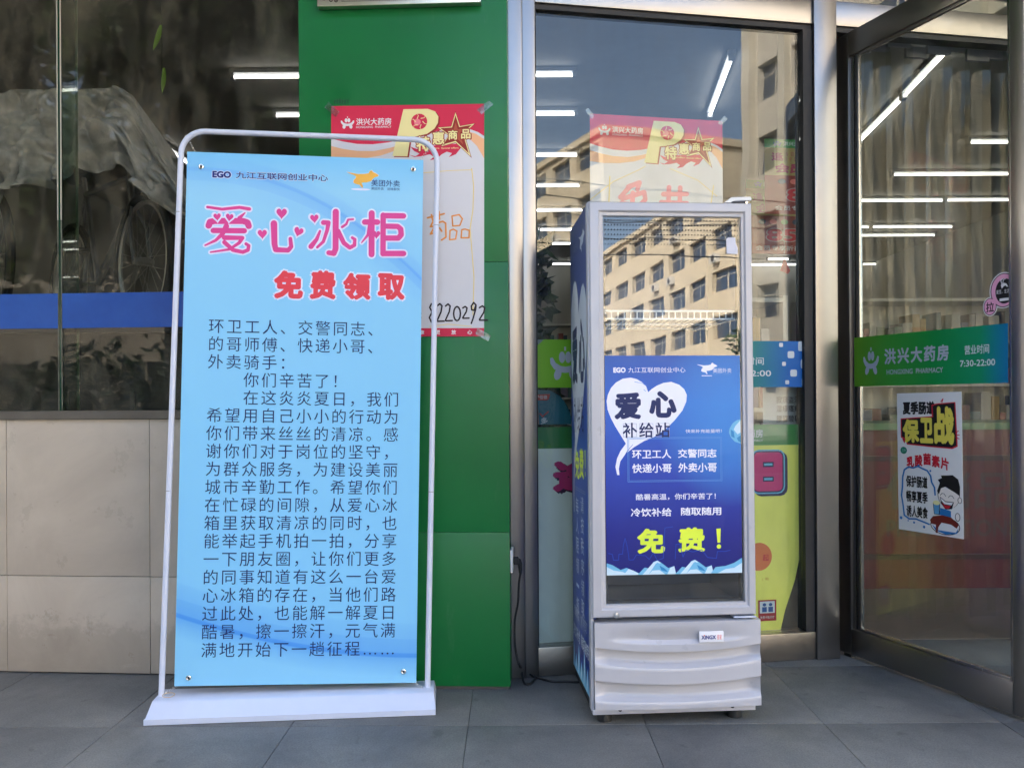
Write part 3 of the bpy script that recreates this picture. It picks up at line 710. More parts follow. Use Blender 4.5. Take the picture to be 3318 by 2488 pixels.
# white hand-lettered poster on the door
wx0 = pd(1943, 1000)[0]; wx1 = pd(2083, 1000)[0]; wz1 = pd(1943, 850)[1]; wz0 = pd(1943, 1142)[1]
ww, wh = wx1-wx0, wz1-wz0
wpst = thing('hand_lettered_poster', 'white hand lettered poster with yellow characters and a laughing boy on the open door', 'poster', FD @ Matrix.Translation((wx0, -0.0040, wz0)) @ Matrix.Rotation(-0.012, 4, 'Y'))
MB().box(0, ww, -0.001, 0, 0, wh).build('sheet', M('white_poster_paper', lin(226, 224, 222), 0.5, var=0.02), wpst)
pr = Print(wpst, 0, 0, ww/630, wh/1390, 0, wh, -0.0013)
K = ink('black', (26, 24, 26)); Yw = ink('poster_yellow', (226, 208, 86)); Rd = ink('poster_crimson', (196, 34, 52)); Bl = ink('poster_blue', (34, 112, 176)); Sk = ink('poster_skin', (232, 222, 214)); Br = ink('poster_brown', (112, 36, 30))
pr.text('夏季肠道', 60, 380, 84, 216, K, 0.05)
pr.poly([(36, 256), (352, 232), (350, 120), (400, 108), (575, 96), (590, 520), (540, 545), (330, 535), (100, 520), (80, 470), (36, 450)], Rd)
pr.poly([(46, 266), (364, 242), (362, 132), (404, 118), (566, 106), (578, 512), (534, 532), (330, 524), (108, 508), (88, 458), (46, 440)], K)
for ch, a_, b_, c_, d_ in (('保', 56, 226, 262, 500), ('卫', 232, 362, 246, 500), ('战', 372, 562, 136, 508)): pr.text(ch, a_, b_, c_, d_, Yw, 0.055)
pr.stroke([(440, 90), (462, 62), (450, 100)], 8, Rd)
for q in ((575, 390, 598, 370), (580, 410, 606, 410), (574, 430, 604, 446)): pr.stroke([(q[0], q[1]), (q[2], q[3])], 8, Rd)
pr.poly([(50, 460), (84, 462), (76, 510), (62, 490)], Rd)
pr.ell(64, 580, 34, 36, ink('seal_green', (30, 116, 92))); pr.text('江中', 44, 84, 564, 596, ink('pale_green', (150, 200, 180)), 0.0)
for k, ch in enumerate('乳酸菌素片'):
    x = 92+k*84; y = 610+abs(k-2)*18-k*6; pr.text(ch, x, x+78, y, y+118, Rd, 0.045, slope=-0.25+0.12*k)
cl = [(70, 770), (110, 742), (160, 756), (200, 728), (260, 744), (310, 770), (330, 830), (370, 880), (372, 930), (372, 980), (340, 930), (330, 900)]
pr.stroke([(372, 1000), (368, 930), (340, 880), (332, 820), (300, 770), (250, 752), (205, 732), (160, 752), (110, 746), (68, 778), (50, 850), (46, 950), (34, 1040), (50, 1140), (60, 1240), (110, 1270), (180, 1262), (250, 1280), (310, 1296)], 16, Bl)
for x, y, r in ((214, 728, 10), (330, 770, 9), (26, 1270, 14), (160, 1300, 10), (260, 1330, 12), (100, 1290, 6)): pr.ell(x, y, r, r*1.15, Bl)
for t, y in (('保护肠道', 830), ('畅享夏季', 980), ('诱人美食', 1130)): pr.text(t, 84, 300, y, y+118, K, 0.035)
# laughing boy with a bowl
pr.ell(500, 985, 104, 132, K); pr.ell(500, 990, 98, 126, Sk)
pr.poly([(392, 960), (420, 880), (400, 850), (440, 830), (430, 806), (480, 802), (540, 794), (590, 830), (606, 900), (604, 990), (560, 960), (470, 912), (430, 930), (410, 990)], K)
pr.poly([(418, 1010), (470, 1050), (548, 1052), (530, 1120), (470, 1130), (430, 1080)], K); pr.poly([(424, 1020), (470, 1058), (540, 1058), (526, 1084), (460, 1080), (432, 1050)], I_white); pr.poly([(434, 1066), (460, 1088), (520, 1092), (500, 1118), (466, 1120)], Rd)
for cx_, cy_ in ((448, 990), (524, 1004)): pr.stroke([(cx_-26, cy_+8), (cx_-10, cy_-12), (cx_+10, cy_-10), (cx_+26, cy_+14)], 5, K)
pr.ell(602, 1030, 20, 30, K); pr.ell(602, 1030, 15, 25, Sk)
pr.poly([(420, 1120), (520, 1140), (520, 1200), (410, 1190)], Bl)
pr.poly([(350, 1080), (420, 1080), (412, 1190), (360, 1190)], K); pr.poly([(356, 1090), (414, 1090), (406, 1184), (364, 1184)], ink('cup_blue', (90, 150, 190))); pr.ell(384, 1076, 34, 22, ink('foam', (226, 220, 160)))
pr.ell(462, 1290, 140, 88, K); pr.ell(462, 1290, 132, 80, I_white); pr.poly([(336, 1290), (400, 1340), (560, 1340), (590, 1290), (570, 1350), (470, 1372), (370, 1344)], Bl)
pr.poly([(320, 1250), (350, 1210), (440, 1190), (520, 1200), (590, 1260), (570, 1300), (520, 1270), (430, 1262), (400, 1310), (390, 1370), (372, 1370), (376, 1290), (330, 1286)], Br)
pr.ell(580, 1190, 24, 40, K); pr.ell(580, 1190, 18, 34, Sk)
pr.flush()
# round sticker with the pull sign
sx1 = ex1+0.0; qz = pd(2165, 640)[1]; qx = pd(2168, 640)[0]
stk = thing('pull_sticker', 'pink and black round sticker with a pull sign on the open door', 'sticker', FD @ Matrix.Translation((qx, -0.0038, qz)))
pr = Print(stk, 2168, 640, 1, 1, 0, 0, -0.0007)
k1 = (pd(2190, 640)[0]-pd(2146, 640)[0])/44.0; k2 = (pd(2168, 600)[1]-pd(2168, 680)[1])/80.0
pr.a = (2168, 640, k1, k2, 0, 0)
Pk = ink('sticker_pink', (224, 160, 190)); 
def disc(cx, cy, rx, ry, y0, y1, mat):
    MB().prism([((cx-2168)*k1+rx*k1*math.cos(t), -(cy-640)*k2+ry*k2*math.sin(t)) for t in [2*PI*i/32 for i in range(32)]], y0, y1).build('sticker_disc', mat, stk)
disc(2170, 628, 31, 39, -0.0005, 0.0, I_white); disc(2140, 660, 16, 21, -0.00046, 0.0, I_white)
pr.ell(2170, 628, 29, 37, K); pr.ell(2140, 660, 14.5, 19, K); pr.ell(2170, 628, 27, 35, Pk, n=32); pr.ell(2140, 660, 13, 17.5, Pk)
pr.ell(2172, 630, 20, 27, K, n=32); pr.text('拉', 2131, 2149, 650, 672, K, 0.02)
pr.text('夏至，生活好！', 2154, 2190, 626, 635, I_white, 0.0); pr.rect(2161, 645, 2184, 651, I_white)
pr.poly([(2164, 616), (2170, 612), (2176, 614), (2180, 622), (2176, 621), (2174, 618), (2170, 620), (2166, 624)], I_white); pr.stroke([(2166, 614), (2164, 606), (2168, 603)], 1.6, I_white); pr.stroke([(2168, 613), (2170, 605), (2174, 604)], 1.4, I_white)
pr.flush()

# ------------------------------------------------------------------ display cooler
pf = lambda u, v: hit(FF, u, v)
FWd, FHt, FDp = 0.577, 1.733, 0.44
fr = thing('display_cooler', 'silver upright drinks cooler with glass door and blue supply station poster', 'cooler', FF)
DT = 0.045                                     # door thickness
zdb = pf(1281, 1336)[1]; zpt = pf(1282, 1343)[1]-0.004
# carcass: side wrap panels, back, top
m_wrap = grad_mat('side_wrap', [(0.0, (24, 52, 132)), (0.25, (20, 50, 140)), (0.5, (28, 78, 168)), (0.75, (26, 62, 146)), (1.0, (52, 66, 128))], 'Z', 1.72, 0.35)
MB().box(0.004, 0.028, DT+0.006, FDp, 0.03, FHt-0.004).build('side_panel', m_wrap, fr)
MB().box(FWd-0.028, FWd-0.004, DT+0.006, FDp, 0.03, FHt-0.004).build('side_panel', m_wrap, fr)
MB().box(0.0285, FWd-0.0285, FDp-0.03, FDp-0.002, 0.03, FHt-0.004).build('back_panel', M('cooler_back', lin(110, 112, 116), 0.6), fr)
MB().box(0.0285, FWd-0.0285, DT+0.008, FDp-0.031, FHt-0.05, FHt-0.005).build('top_panel', m_silver, fr)
MB().bbox(0.002, 0.012, 0.012, DT+0.0055, 0.002, FHt-0.002, 0.002).build('corner_trim', m_silver, fr, smooth=True)
lin_ = M('cooler_liner', lin(84, 92, 112), 0.5)
box('liner_back', lin_, fr, 0.030, FWd-0.030, FDp-0.045, FDp-0.0315, zdb+0.02, FHt-0.051)
for x in (0.0288, FWd-0.0368): box('liner_side', lin_, fr, x, x+0.008, DT+0.009, FDp-0.046, zdb+0.02, FHt-0.051)
box('liner_floor', lin_, fr, 0.038, FWd-0.038, DT+0.009, FDp-0.046, zdb-0.02, zdb+0.03)
box('machine_box', m_in_dark, fr, 0.03, FWd-0.03, DT+0.01, FDp-0.035, 0.03, zdb-0.025)
# door frame as stepped rings around the glass
ga, gt = pf(1302, 466); gb, _ = pf(1600, 467); gc, gbz = pf(1312, 1307); gd, _ = pf(1611, 1305)
gl_x0, gl_x1, gl_z0, gl_z1 = (ga+gc)/2, (gb+gd)/2, gbz, gt
dx0, dx1, dz0_, dz1_ = 0.006, FWd-0.002, zdb, FHt
def ring_loft(mb, steps):
    k = len(mb.v)
    for (x0, x1, z0, z1, y) in steps: mb.v += [(x0, y, z0), (x1, y, z0), (x1, y, z1), (x0, y, z1)]
    for i in range(len(steps)-1):
        for j in range(4):
            a = k+i*4+j; b = k+i*4+(j+1) % 4; mb.f.append((a, b, b+4, a+4))
    return mb
def lerp(t): return (dx0+(gl_x0-dx0)*t, dx1+(gl_x1-dx1)*t, dz0_+(gl_z0-dz0_)*t, dz1_+(gl_z1-dz1_)*t)
dr = MB(); ring_loft(dr, [(*lerp(0), DT), (*lerp(0), 0.010), (*lerp(0.03), 0.004), (*lerp(0.10), 0.0), (*lerp(0.62), -0.002), (*lerp(0.70), 0.001), (*lerp(0.74), 0.005), (*lerp(0.95), 0.006), (*lerp(1.0), 0.010), (*lerp(1.0), 0.022), (*lerp(1.0), DT)])
dframe = dr.build('door_frame', m_silver, fr, smooth=True)
box('door_glass', m_glass_f, fr, gl_x0+0.0005, gl_x1-0.0005, 0.0125, 0.019, gl_z0+0.0005, gl_z1-0.0005)
inr = MB(); ring_loft(inr, [(gl_x0+0.0006, gl_x1-0.0006, gl_z0+0.0006, gl_z1-0.0006, 0.0195), (gl_x0+0.008, gl_x1-0.008, gl_z0+0.008, gl_z1-0.008, 0.0195), (gl_x0+0.008, gl_x1-0.008, gl_z0+0.008, gl_z1-0.008, DT)])
inr.build('glass_spacer', m_gasket, fr)
gk = MB()
for (x0, x1, z0, z1) in ((0.02, 0.042, zdb+0.01, FHt-0.012), (FWd-0.042, FWd-0.02, zdb+0.01, FHt-0.012), (0.0425, FWd-0.0425, zdb+0.01, zdb+0.032), (0.0425, FWd-0.0425, FHt-0.05, FHt-0.012)):
    gk.box(x0, x1, DT+0.0005, DT+0.0075, z0, z1)
gk.build('door_gasket', m_gasket, fr)
# rows of printed dots along the top of the glass
dots = MB(); px, pz = pf(1306, 478); px1, pz1 = pf(1595, 560)
nxd, nzd = 44, 6
for j in range(nzd):
    r = 0.0031*(1-0.06*j)
    for i in range(nxd):
        x = gl_x0+0.008+(gl_x1-gl_x0-0.016)*i/(nxd-1); z = gl_z1-0.012-0.0165*j
        dots.add([(x+r*math.cos(t), 0.0121, z+r*math.sin(t)) for t in [2*PI*q/8 for q in range(8)]], [tuple(range(8))])
dots.build('printed_dots', ink('frit_black', (22, 24, 30)), fr, recalc=False)['kind'] = 'stuff'
# wire shelf
sz = pf(1450, 684)[1]
m_wire = M('white_wire', lin(245, 245, 242), 0.4)
sh = MB()
for (y, z) in ((0.075, sz), (0.075, sz+0.028), (0.23, sz-0.002), (0.385, sz-0.002)): sh.tube([(0.042, y, z), (FWd-0.042, y, z)], 0.0036, 6)
n = 22
for i in range(n):
    x = 0.05+(FWd-0.10)*i/(n-1); sh.tube([(x, 0.075, sz+0.028), (x, 0.077, sz), (x, 0.385, sz)], 0.0024, 5)
sh.build('wire_shelf', m_wire, fr, smooth=True)
# lock, hinge cover, hinge plate, white tag
lx, lz = pf(1331, 1328)
MB().lathe([(0.0, 0.009), (0.003, 0.009), (0.0035, 0.0075), (0.0085, 0.007), (0.0105, 0.003), (0.0105, -0.002)], 20, (lx, -0.001, lz), 'Y').build('lock', m_chrome, fr, smooth=True)
hx0 = pf(1572, 436)[0]; hx1 = pf(1622, 436)[0]
hc = MB().prism([(hx0-0.012, FHt+0.001), (hx0+0.004, FHt+0.011), (hx0+0.014, FHt+0.019), (hx1, FHt+0.022), (hx1+0.004, FHt+0.016), (hx1+0.003, FHt+0.010), (hx0+0.022, FHt+0.007), (hx0+0.012, FHt+0.001)], 0.004, 0.07)
hc.build('hinge_cover', m_whitep, fr)
box('hinge_pin', m_chrome, fr, hx1-0.014, hx1-0.006, 0.012, 0.03, FHt+0.0005, FHt+0.0095)
hpx = pf(1586, 1337)[0]; box('hinge_plate', m_white, fr, hpx, FWd-0.004, 0.002, 0.04, zdb-0.0095, zdb-0.0045)
tx0, tz1 = pf(1571, 512); tx1, tz0 = pf(1596, 547)
MB().prism([(tx0+0.001, tz0), (tx1, tz0-0.002), (tx1, tz0+0.02), (tx1-0.006, tz0+0.035), (tx1-0.008, tz1), (tx0+0.006, tz1), (tx0, tz1-0.006)], 0.0110, 0.0122).build('paper_tag', M('tag_paper', lin(206, 206, 216), 0.6), fr)
# louvred lower panel
px0, px1 = pf(1285, 1440)[0], pf(1643, 1440)[0]; pz0 = pf(1287, 1533)[1]
PW, PH = px1-px0, zpt-pz0
def prof(z):
    pts = [(-0.1, 0.0), (0.055, 0.0), (0.075, 0.002), (0.115, 0.022), (0.135, 0.027), (0.262, 0.031), (0.272, 0.030), (0.282, 0.0), (0.44, 0.0), (0.462, 0.002), (0.505, 0.022), (0.525, 0.027), (0.636, 0.031), (0.646, 0.030), (0.656, 0.0), (1.3, 0.0)]
    for (a, b), (c, d) in zip(pts, pts[1:]):
        if z <= c: return b+(d-b)*(z-a)/(c-a)
    return 0.0
levels = sorted(set([i/26 for i in range(27)] + [0.055, 0.065, 0.075, 0.095, 0.115, 0.135, 0.262, 0.272, 0.277, 0.282, 0.29, 0.44, 0.452, 0.462, 0.484, 0.505, 0.525, 0.636, 0.646, 0.651, 0.656, 0.664, 0.74, 0.755, 0.77, 0.785]))
NX = 30; pnl = MB()
def crease(xf, zf):
    w = max(0.0, 1-((xf-0.5)/0.42)**2)
    t = (zf-0.745)/0.035; t = 0 if t < 0 else (1 if t > 1 else t)
    f = max(0, 1-max(0, zf-0.80)/0.14)
    return 0.014*w*t*f
for lv in levels:
    for i in range(NX+1):
        xf = i/NX; sag = 0.085*(1-(2*xf-1)**2)
        zz_ = lv + (0.082-sag)*max(0, 1-abs(lv-0.45)/0.55)*1.0
        zz_ = lv + (0.07-sag*0.82)*math.sin(PI*min(1, max(0, lv)))**0.6 if 0 < lv < 1 else lv
        y = prof(lv) + crease(xf, lv)
        edge = min(xf, 1-xf)
        y = y*(0.25+0.75*min(1, edge/0.05))
        bow = -0.010*(1-(2*xf-1)**2)-0.004
        pnl.v.append((px0+PW*xf, y+bow, pz0+PH*zz_))
nl = len(levels)
for j in range(nl-1):
    for i in range(NX):
        a = j*(NX+1)+i; pnl.f.append((a, a+1, a+NX+2, a+NX+1))
def skirt(idx):
    k = len(pnl.v)
    for q in idx: x, y, z = pnl.v[q]; pnl.v.append((x, 0.05, z))
    for i in range(len(idx)-1): pnl.f.append((idx[i+1], idx[i], k+i, k+i+1))
skirt([i for i in range(NX+1)]); skirt([(nl-1)*(NX+1)+i for i in reversed(range(NX+1))])
skirt([j*(NX+1) for j in reversed(range(nl))]); skirt([j*(NX+1)+NX for j in range(nl)])
lower = pnl.build('lower_panel', m_silver, fr, smooth=True)
# badge
ba, bz1_ = pf(1507, 1361); bb, bz0_ = pf(1560, 1383)
bdg = MB().bbox(ba, bb, -0.019, -0.010, bz0_, bz1_, 0.003).build('badge', M('badge_white', lin(232, 230, 236), 0.3, coat=0.3), fr, smooth=True)
pr = Print(bdg, 0, 0, (bb-ba)/170, (bz1_-bz0_)/80, ba, bz1_, -0.0192)
pr.text('XINGX', 14, 114, 27, 57, ink('badge_navy', (36, 40, 122)), 0.045); pr.text('星星', 122, 154, 26, 58, ink('badge_red', (226, 70, 66)), 0.0)
pr.poly([(30, 24), (40, 24), (32, 36)], ink('badge_red', (226, 70, 66)))
pr.flush()
# kick strip and feet
MB().bbox(0.006, FWd-0.008, 0.004, 0.03, -0.010, pz0-0.001, 0.002).build('kick_strip', m_silver, fr, smooth=True)
box('underside', m_black, fr, 0.01, FWd-0.01, 0.031, FDp-0.01, -0.008, 0.028)
box('gap_shade_box', m_black, fr, 0.06, FWd-0.06, 0.10, FDp-0.06, -0.030, -0.0085)  # black box added to stand in for the shade below the cooler
for x in (pf(1340, 1530)[0], pf(1583, 1530)[0]): MB().lathe([(0, 0.004), (0.006, 0.004), (0.007, 0.0)], 14, (x, 0.0045, 0.006), 'Y').build('screw', m_black, fr, smooth=True)
for x in (0.055, FWd-0.065):
    for (y, L) in ((0.06, 0.0470), (0.40, 0.0360)):
        MB().lathe([(0.0, 0.004), (0.018, 0.004), (0.018, -L*0.4), (0.026, -L*0.7), (0.026, -L), (0.0, -L)], 16, (x, y, 0.0)).build('foot', m_black, fr, smooth=True)
# blue poster on the door glass
qx0, qz1 = pf(1307, 768); qx1 = pf(1599, 768)[0]; qx0b, qz0 = pf(1312, 1244); qx1b = pf(1607, 1244)[0]
qx0 = (qx0+qx0b)/2; qx1 = (qx1+qx1b)/2; qw, qh = qx1-qx0, qz1-qz0
fp = thing('supply_station_poster', 'blue free drinks poster with white heart on the cooler door glass', 'poster', FF @ Matrix.Translation((qx0, 0.0115, qz0)))
t = NT('cooler_poster_print'); sp = t.n.new('ShaderNodeSeparateXYZ'); t.l.new(t.coord('Object'), sp.inputs[0])
fz = t.math('MULTIPLY', sp.outputs[2], 1/qh); fx_ = t.math('MULTIPLY', sp.outputs[0], 1/qw)
c1 = t.ramp(fz, [(0.0, lin(10, 22, 110)), (0.18, lin(12, 28, 130)), (0.45, lin(14, 58, 168)), (0.78, lin(22, 92, 196)), (1.0, lin(30, 84, 172))])
dxx = t.math('SUBTRACT', fx_, 0.95); dzz = t.math('SUBTRACT', fz, 0.72)
rr = t.math('ADD', t.math('MULTIPLY', dxx, dxx), t.math('MULTIPLY', t.math('MULTIPLY', dzz, dzz), 2.0))
glow = t.ramp(rr, [(0.0, (0.75,)*3), (0.35, (0,)*3)])
t.set(col=t.mix(glow, c1, lin(48, 140, 216)), rough=0.32, spec=0.4)
MB().box(0, qw, -0.0008, 0, 0, qh).build('sheet', t.m, fp)
pr = Print(fp, 130, 65, qw/1372, qh/2239, 0, qh, -0.00095)
Wt = ink('print_white', (236, 236, 246)); Nv = ink('print_navy', (24, 38, 92)); Lb = ink('print_lightblue', (96, 150, 214)); Yg = ink('print_lime', (222, 240, 70)); I1 = ink('ice_pale', (206, 228, 242)); I2 = ink('ice_mid', (116, 186, 222)); I3 = ink('ice_blue', (46, 132, 190)); Fa = ink('skyline_blue', (30, 70, 172))
def _unused(): pass
def roo(pr, x0, y0, sc, mat):
    R = [(0, 20), (50, 28), (95, 35), (150, 32), (185, 25), (195, 4), (212, 0), (222, 14), (245, 24), (270, 40), (262, 50), (236, 58), (220, 72), (205, 92), (170, 104), (140, 106), (126, 112), (136, 126), (140, 152), (126, 146), (112, 128), (72, 118), (58, 108), (62, 86), (76, 72), (80, 56), (60, 44), (30, 34)]
    pr.poly([(x0+a*sc, y0+b*sc) for a, b in R], mat, 'printed_logo')
def ego_line(pr, x0, x1, y0, y1, e1, c_, mat, mat2):
    pr.text('EGO', x0, e1, y0, y1, mat, 0.055, 'printed_logo'); pr.text('九江互联网创业中心', c_, x1, y0, y1, mat2, 0.0)
ego_line(pr, 215, 945, 185, 240, 340, 365, Wt, Wt)
roo(pr, 1060, 140, 0.78, Wt); pr.rect(1110, 270, 1215, 277, Wt, 'printed_logo')
pr.text('美团外卖', 1225, 1415, 196, 244, Wt, 0.0); pr.text('美团外卖 送啥都快', 1228, 1412, 250, 264, Lb)
HT = [(565, 440), (545, 380), (500, 335), (450, 305), (390, 290), (310, 300), (240, 340), (190, 395), (158, 465), (145, 530), (155, 620), (185, 700), (230, 790), (290, 890), (335, 965), (280, 1040), (245, 1115), (228, 1200), (245, 1285), (268, 1285), (262, 1220), (278, 1145), (330, 1070), (420, 1000), (520, 940), (620, 900), (740, 820), (830, 730), (910, 630), (950, 540), (957, 470), (930, 410), (880, 365), (800, 335), (720, 345), (650, 375), (600, 408)]
pr.poly(HT, Wt, 'printed_heart')
pr.stroke([(430, 335), (500, 345), (545, 375)], 6, Lb, w2=2); pr.stroke([(520, 412), (540, 430)], 5, Lb); pr.stroke([(300, 1130), (350, 1040), (405, 975)], 9, Fa, w2=3)
pr.text('爱', 222, 492, 442, 718, Nv, 0.052); pr.text('心', 572, 852, 428, 704, Nv, 0.055)
for ch, x in (('补', 310), ('给', 476), ('站', 641)):
    pr.stroke([(x, 762), (x+134, 762), (x+134, 896), (x, 896), (x, 762)], 4, M('ink_box', lin(176, 176, 196), 0.5), 'printed_box'); pr.text(ch, x-6, x+140, 752, 908, Nv, 0.018)
pr.text('快来补充能量吧！', 940, 1308, 824, 862, Wt, 0.0)
for k, o_ in enumerate((0, 12)): pr.stroke([(352+o_, 906+o_), (1306-o_, 906+o_), (1306-o_, 1357-o_), (352+o_, 1357-o_), (352+o_, 906+o_)], 4, Lb, 'printed_box')
pr.text('环卫工人', 396, 792, 1028, 1120, Wt, 0.02); pr.text('交警同志', 860, 1252, 1026, 1116, Wt, 0.02)
pr.text('快递小哥', 396, 794, 1172, 1266, Wt, 0.02); pr.text('外卖小哥', 862, 1254, 1168, 1264, Wt, 0.02)
pr.text('酷暑高温，你们辛苦了！', 430, 1240, 1480, 1545, Wt, 0.012)
pr.text('冷饮补给', 378, 790, 1626, 1712, Wt, 0.02); pr.text('随取随用', 884, 1294, 1624, 1708, Wt, 0.02)
pr.text('免', 438, 720, 1834, 2090, Yg, 0.042); pr.text('费', 850, 1126, 1830, 2082, Yg, 0.042)
pr.poly([(1242, 1848), (1286, 1846), (1280, 1990), (1252, 1990)], Yg, 'printed_text'); pr.ell(1266, 2030, 22, 22, Yg, 'printed_text')
sky_ln = [(150, 2080), (190, 2090), (200, 2150), (250, 2150), (255, 2090), (290, 2090), (300, 2000), (318, 1930), (336, 2000), (350, 2090), (356, 2150), (400, 2150), (430, 2100), (520, 2110), (560, 2150), (600, 2080), (640, 2160), (700, 2140), (720, 1830), (800, 1820)]
pr.stroke(sky_ln, 7, Fa); pr.stroke([(820, 2150), (830, 2000), (870, 2000), (900, 2130), (930, 2060), (1000, 2080), (1090, 2060), (1150, 2140), (1240, 2150), (1250, 2080), (1330, 2080), (1380, 2070)], 7, Fa)
B_ = 2303
pr.poly([(131, B_), (131, 2180), (190, 2200), (270, 2250), (330, 2230), (420, 2270), (480, 2300)], I2); pr.poly([(131, B_), (131, 2215), (200, 2255), (290, 2270), (360, B_)], I1)
pr.poly([(300, B_), (350, 2240), (400, 2260), (470, B_)], I1)
for cx_ in (640, 1020):
    pr.poly([(cx_-200, B_), (cx_-130, 2230), (cx_-80, 2240), (cx_-40, 2175), (cx_, 2160), (cx_+40, 2185), (cx_+110, 2240), (cx_+170, 2220), (cx_+190, B_)], I2)
    pr.poly([(cx_-40, 2180), (cx_, 2162), (cx_+38, 2186), (cx_+20, 2190), (cx_, 2182), (cx_-18, 2196), (cx_-90, B_), (cx_-150, B_)], I1)
    pr.poly([(cx_-90, B_), (cx_-50, 2262), (cx_+20, 2258), (cx_+80, B_)], I1); pr.poly([(cx_+20, 2212), (cx_+70, 2240), (cx_+110, 2282), (cx_+40, 2262)], I3)
    pr.poly([(cx_+100, B_), (cx_+130, 2240), (cx_+170, 2222), (cx_+186, B_)], I1)
pr.poly([(1180, B_), (1230, 2240), (1330, 2230), (1420, 2200), (1500, 2150), (1500, B_)], I2); pr.poly([(1250, B_), (1330, 2262), (1420, 2250), (1500, 2200), (1500, B_)], I1)
ci = [(1500, 725), (1460, 735), (1420, 765), (1390, 815), (1380, 860), (1400, 910), (1440, 955), (1500, 975)]
pr.poly(ci, I2); pr.poly([(1500, 735), (1450, 790), (1430, 830), (1470, 880), (1500, 860)], I1); pr.poly([(1400, 830), (1430, 850), (1440, 920), (1405, 900)], I3); pr.poly([(1500, 890), (1460, 920), (1480, 955), (1500, 960)], I3)
pr.flush()
# print on the left side of the cooler (reads from back to front)
SD0, SD1 = DT+0.006, FDp
sw_ = SD1-SD0
wr = tag(bpy.data.objects.new('side_wrap_print', None)); 
pr = Print(fr, 0, 0, sw_/1000, FHt/4400, 0, FHt, 0.0, axis=lambda a, b, d: (0.0036+d, SD1-a, b))
I_side = ink('side_white', (206, 214, 226))
sX = lambda x: (x-145)*1.24; sY = lambda y: (y-290)*2.25+560
pr.poly([(max(30, sX(x)), sY(y)) for x, y in HT], I_side, 'printed_heart')
pr.text('爱', 90, 430, 1000, 1560, Nv, 0.05); pr.text('心', 520, 880, 960, 1560, Nv, 0.05)
for ch, x in (('补', 190), ('给', 400), ('站', 610)): pr.text(ch, x, x+170, 1680, 2020, Nv, 0.0)
roo(pr, 560, 170, 1.3, I_side); pr.text('九江互联网创业中心', 40, 520, 210, 290, ink('side_pale', (130, 140, 176)))
pr.text('免', 230, 490, 1960+220, 2240+220, Yg, 0.03); pr.text('费', 510, 760, 1940+220, 2220+220, Yg, 0.03); pr.poly([(820, 2170), (870, 2165), (860, 2330), (835, 2330)], Yg, 'printed_text'); pr.ell(848, 2380, 16, 24, Yg, 'printed_text')
for k, ch in enumerate('每人限领一瓶'): pr.text(ch, 250, 420, 2640+k*190 + (60 if ch == '一' else 0), 2790+k*190-(60 if ch == '一' else 0), I_side, 0.0)
for k, ch in enumerate('请按秩序领取'): pr.text(ch, 560, 730, 2600+k*190, 2750+k*190, I_side, 0.0)
for y in (2540, 2560, 3800, 3820): pr.rect(150, y, 850, y+8, ink('side_pale', (130, 140, 176)), 'printed_line')
pr.text('酷暑高温', 120, 420, 3880-180, 3980-180, I_side); pr.text('你们辛苦了', 500, 880, 3880-180, 3980-180, I_side)
pr.text('冷饮补给', 40, 460, 4060-180, 4190-180, I_side, 0.01); pr.text('随取随用', 530, 960, 4060-180, 4190-180, I_side, 0.01)
for (x0, x1, h) in ((0, 130, 260), (100, 320, 170), (280, 480, 300), (440, 660, 190), (620, 820, 330), (780, 1000, 220)):
    pr.poly([(x0, 4320), (x0+(x1-x0)*.3, 4320-h*.7), ((x0+x1)/2, 4320-h), (x0+(x1-x0)*.72, 4320-h*.6), (x1, 4320)], I2); pr.poly([((x0+x1)/2, 4320-h), (x0+(x1-x0)*.55, 4320-h*.4), (x0+(x1-x0)*.3, 4320), (x0+(x1-x0)*.2, 4320)], I1)
pr.flush(); bpy.data.objects.remove(wr)

# ------------------------------------------------------------------ banner stand
B_ang = math.atan2(0.081, 0.987)
FB = frame(-1.263, 2.79, 0, B_ang)
bs = thing('banner_stand', 'white tube banner stand with a wide flat base on the grey pavement', 'banner stand', FB)
bl = 0.992
m = MB(); P_ = [(0.0, 0.002), (0.0, 0.021), (0.007, 0.0245), (0.042, 0.062), (0.050, 0.066), (0.158, 0.070), (0.166, 0.066), (0.205, 0.024), (0.212, 0.002)]
k = len(P_)
m.v = [(0.0 + (0.012 if 2 < i < 7 else (0.004 if 1 < i < 8 else 0)), y, z) for i, (y, z) in enumerate(P_)] + [(bl-(0.006 if 2 < i < 7 else 0), y, z) for i, (y, z) in enumerate(P_)]
m.f = [(i, i+k, (i+1) % k+k, (i+1) % k) for i in range(k)] + [tuple(reversed(range(k))), tuple(range(k, 2*k))]
m.build('base', m_white, bs, smooth=True)
TB = math.radians(2.0)
FBn = FB @ Matrix.Translation((0, 0.10, 0.068)) @ Matrix.Rotation(0.018, 4, 'Y') @ Matrix.Rotation(-TB, 4, 'X')
loc = FB.inverted() @ FBn
pb = lambda u, v: hit(FBn, u, v)
zt_ = pb(660, 293)[1]; xl0, xl1, xr0, xr1 = 0.026, 0.048, 0.962, 0.972
path = [(xl0, 0, -0.002), (xl0+(xl1-xl0)*0.5, 0, 0.9)]
R_ = 0.085
for i in range(9):
    a = PI-PI/2*i/8; path.append((xl1+R_+R_*math.cos(a), 0, zt_-R_+R_*math.sin(a)))
for i in range(9):
    a = PI/2-PI/2*i/8; path.append((xr1-R_+R_*math.cos(a), 0, zt_-R_+R_*math.sin(a)))
path += [((xr0+xr1)/2, 0, 0.9), (xr0, 0, -0.002)]
MB().tube([loc @ Vector(p) for p in path], 0.0102, 14).build('frame_tube', m_white, bs, smooth=True)
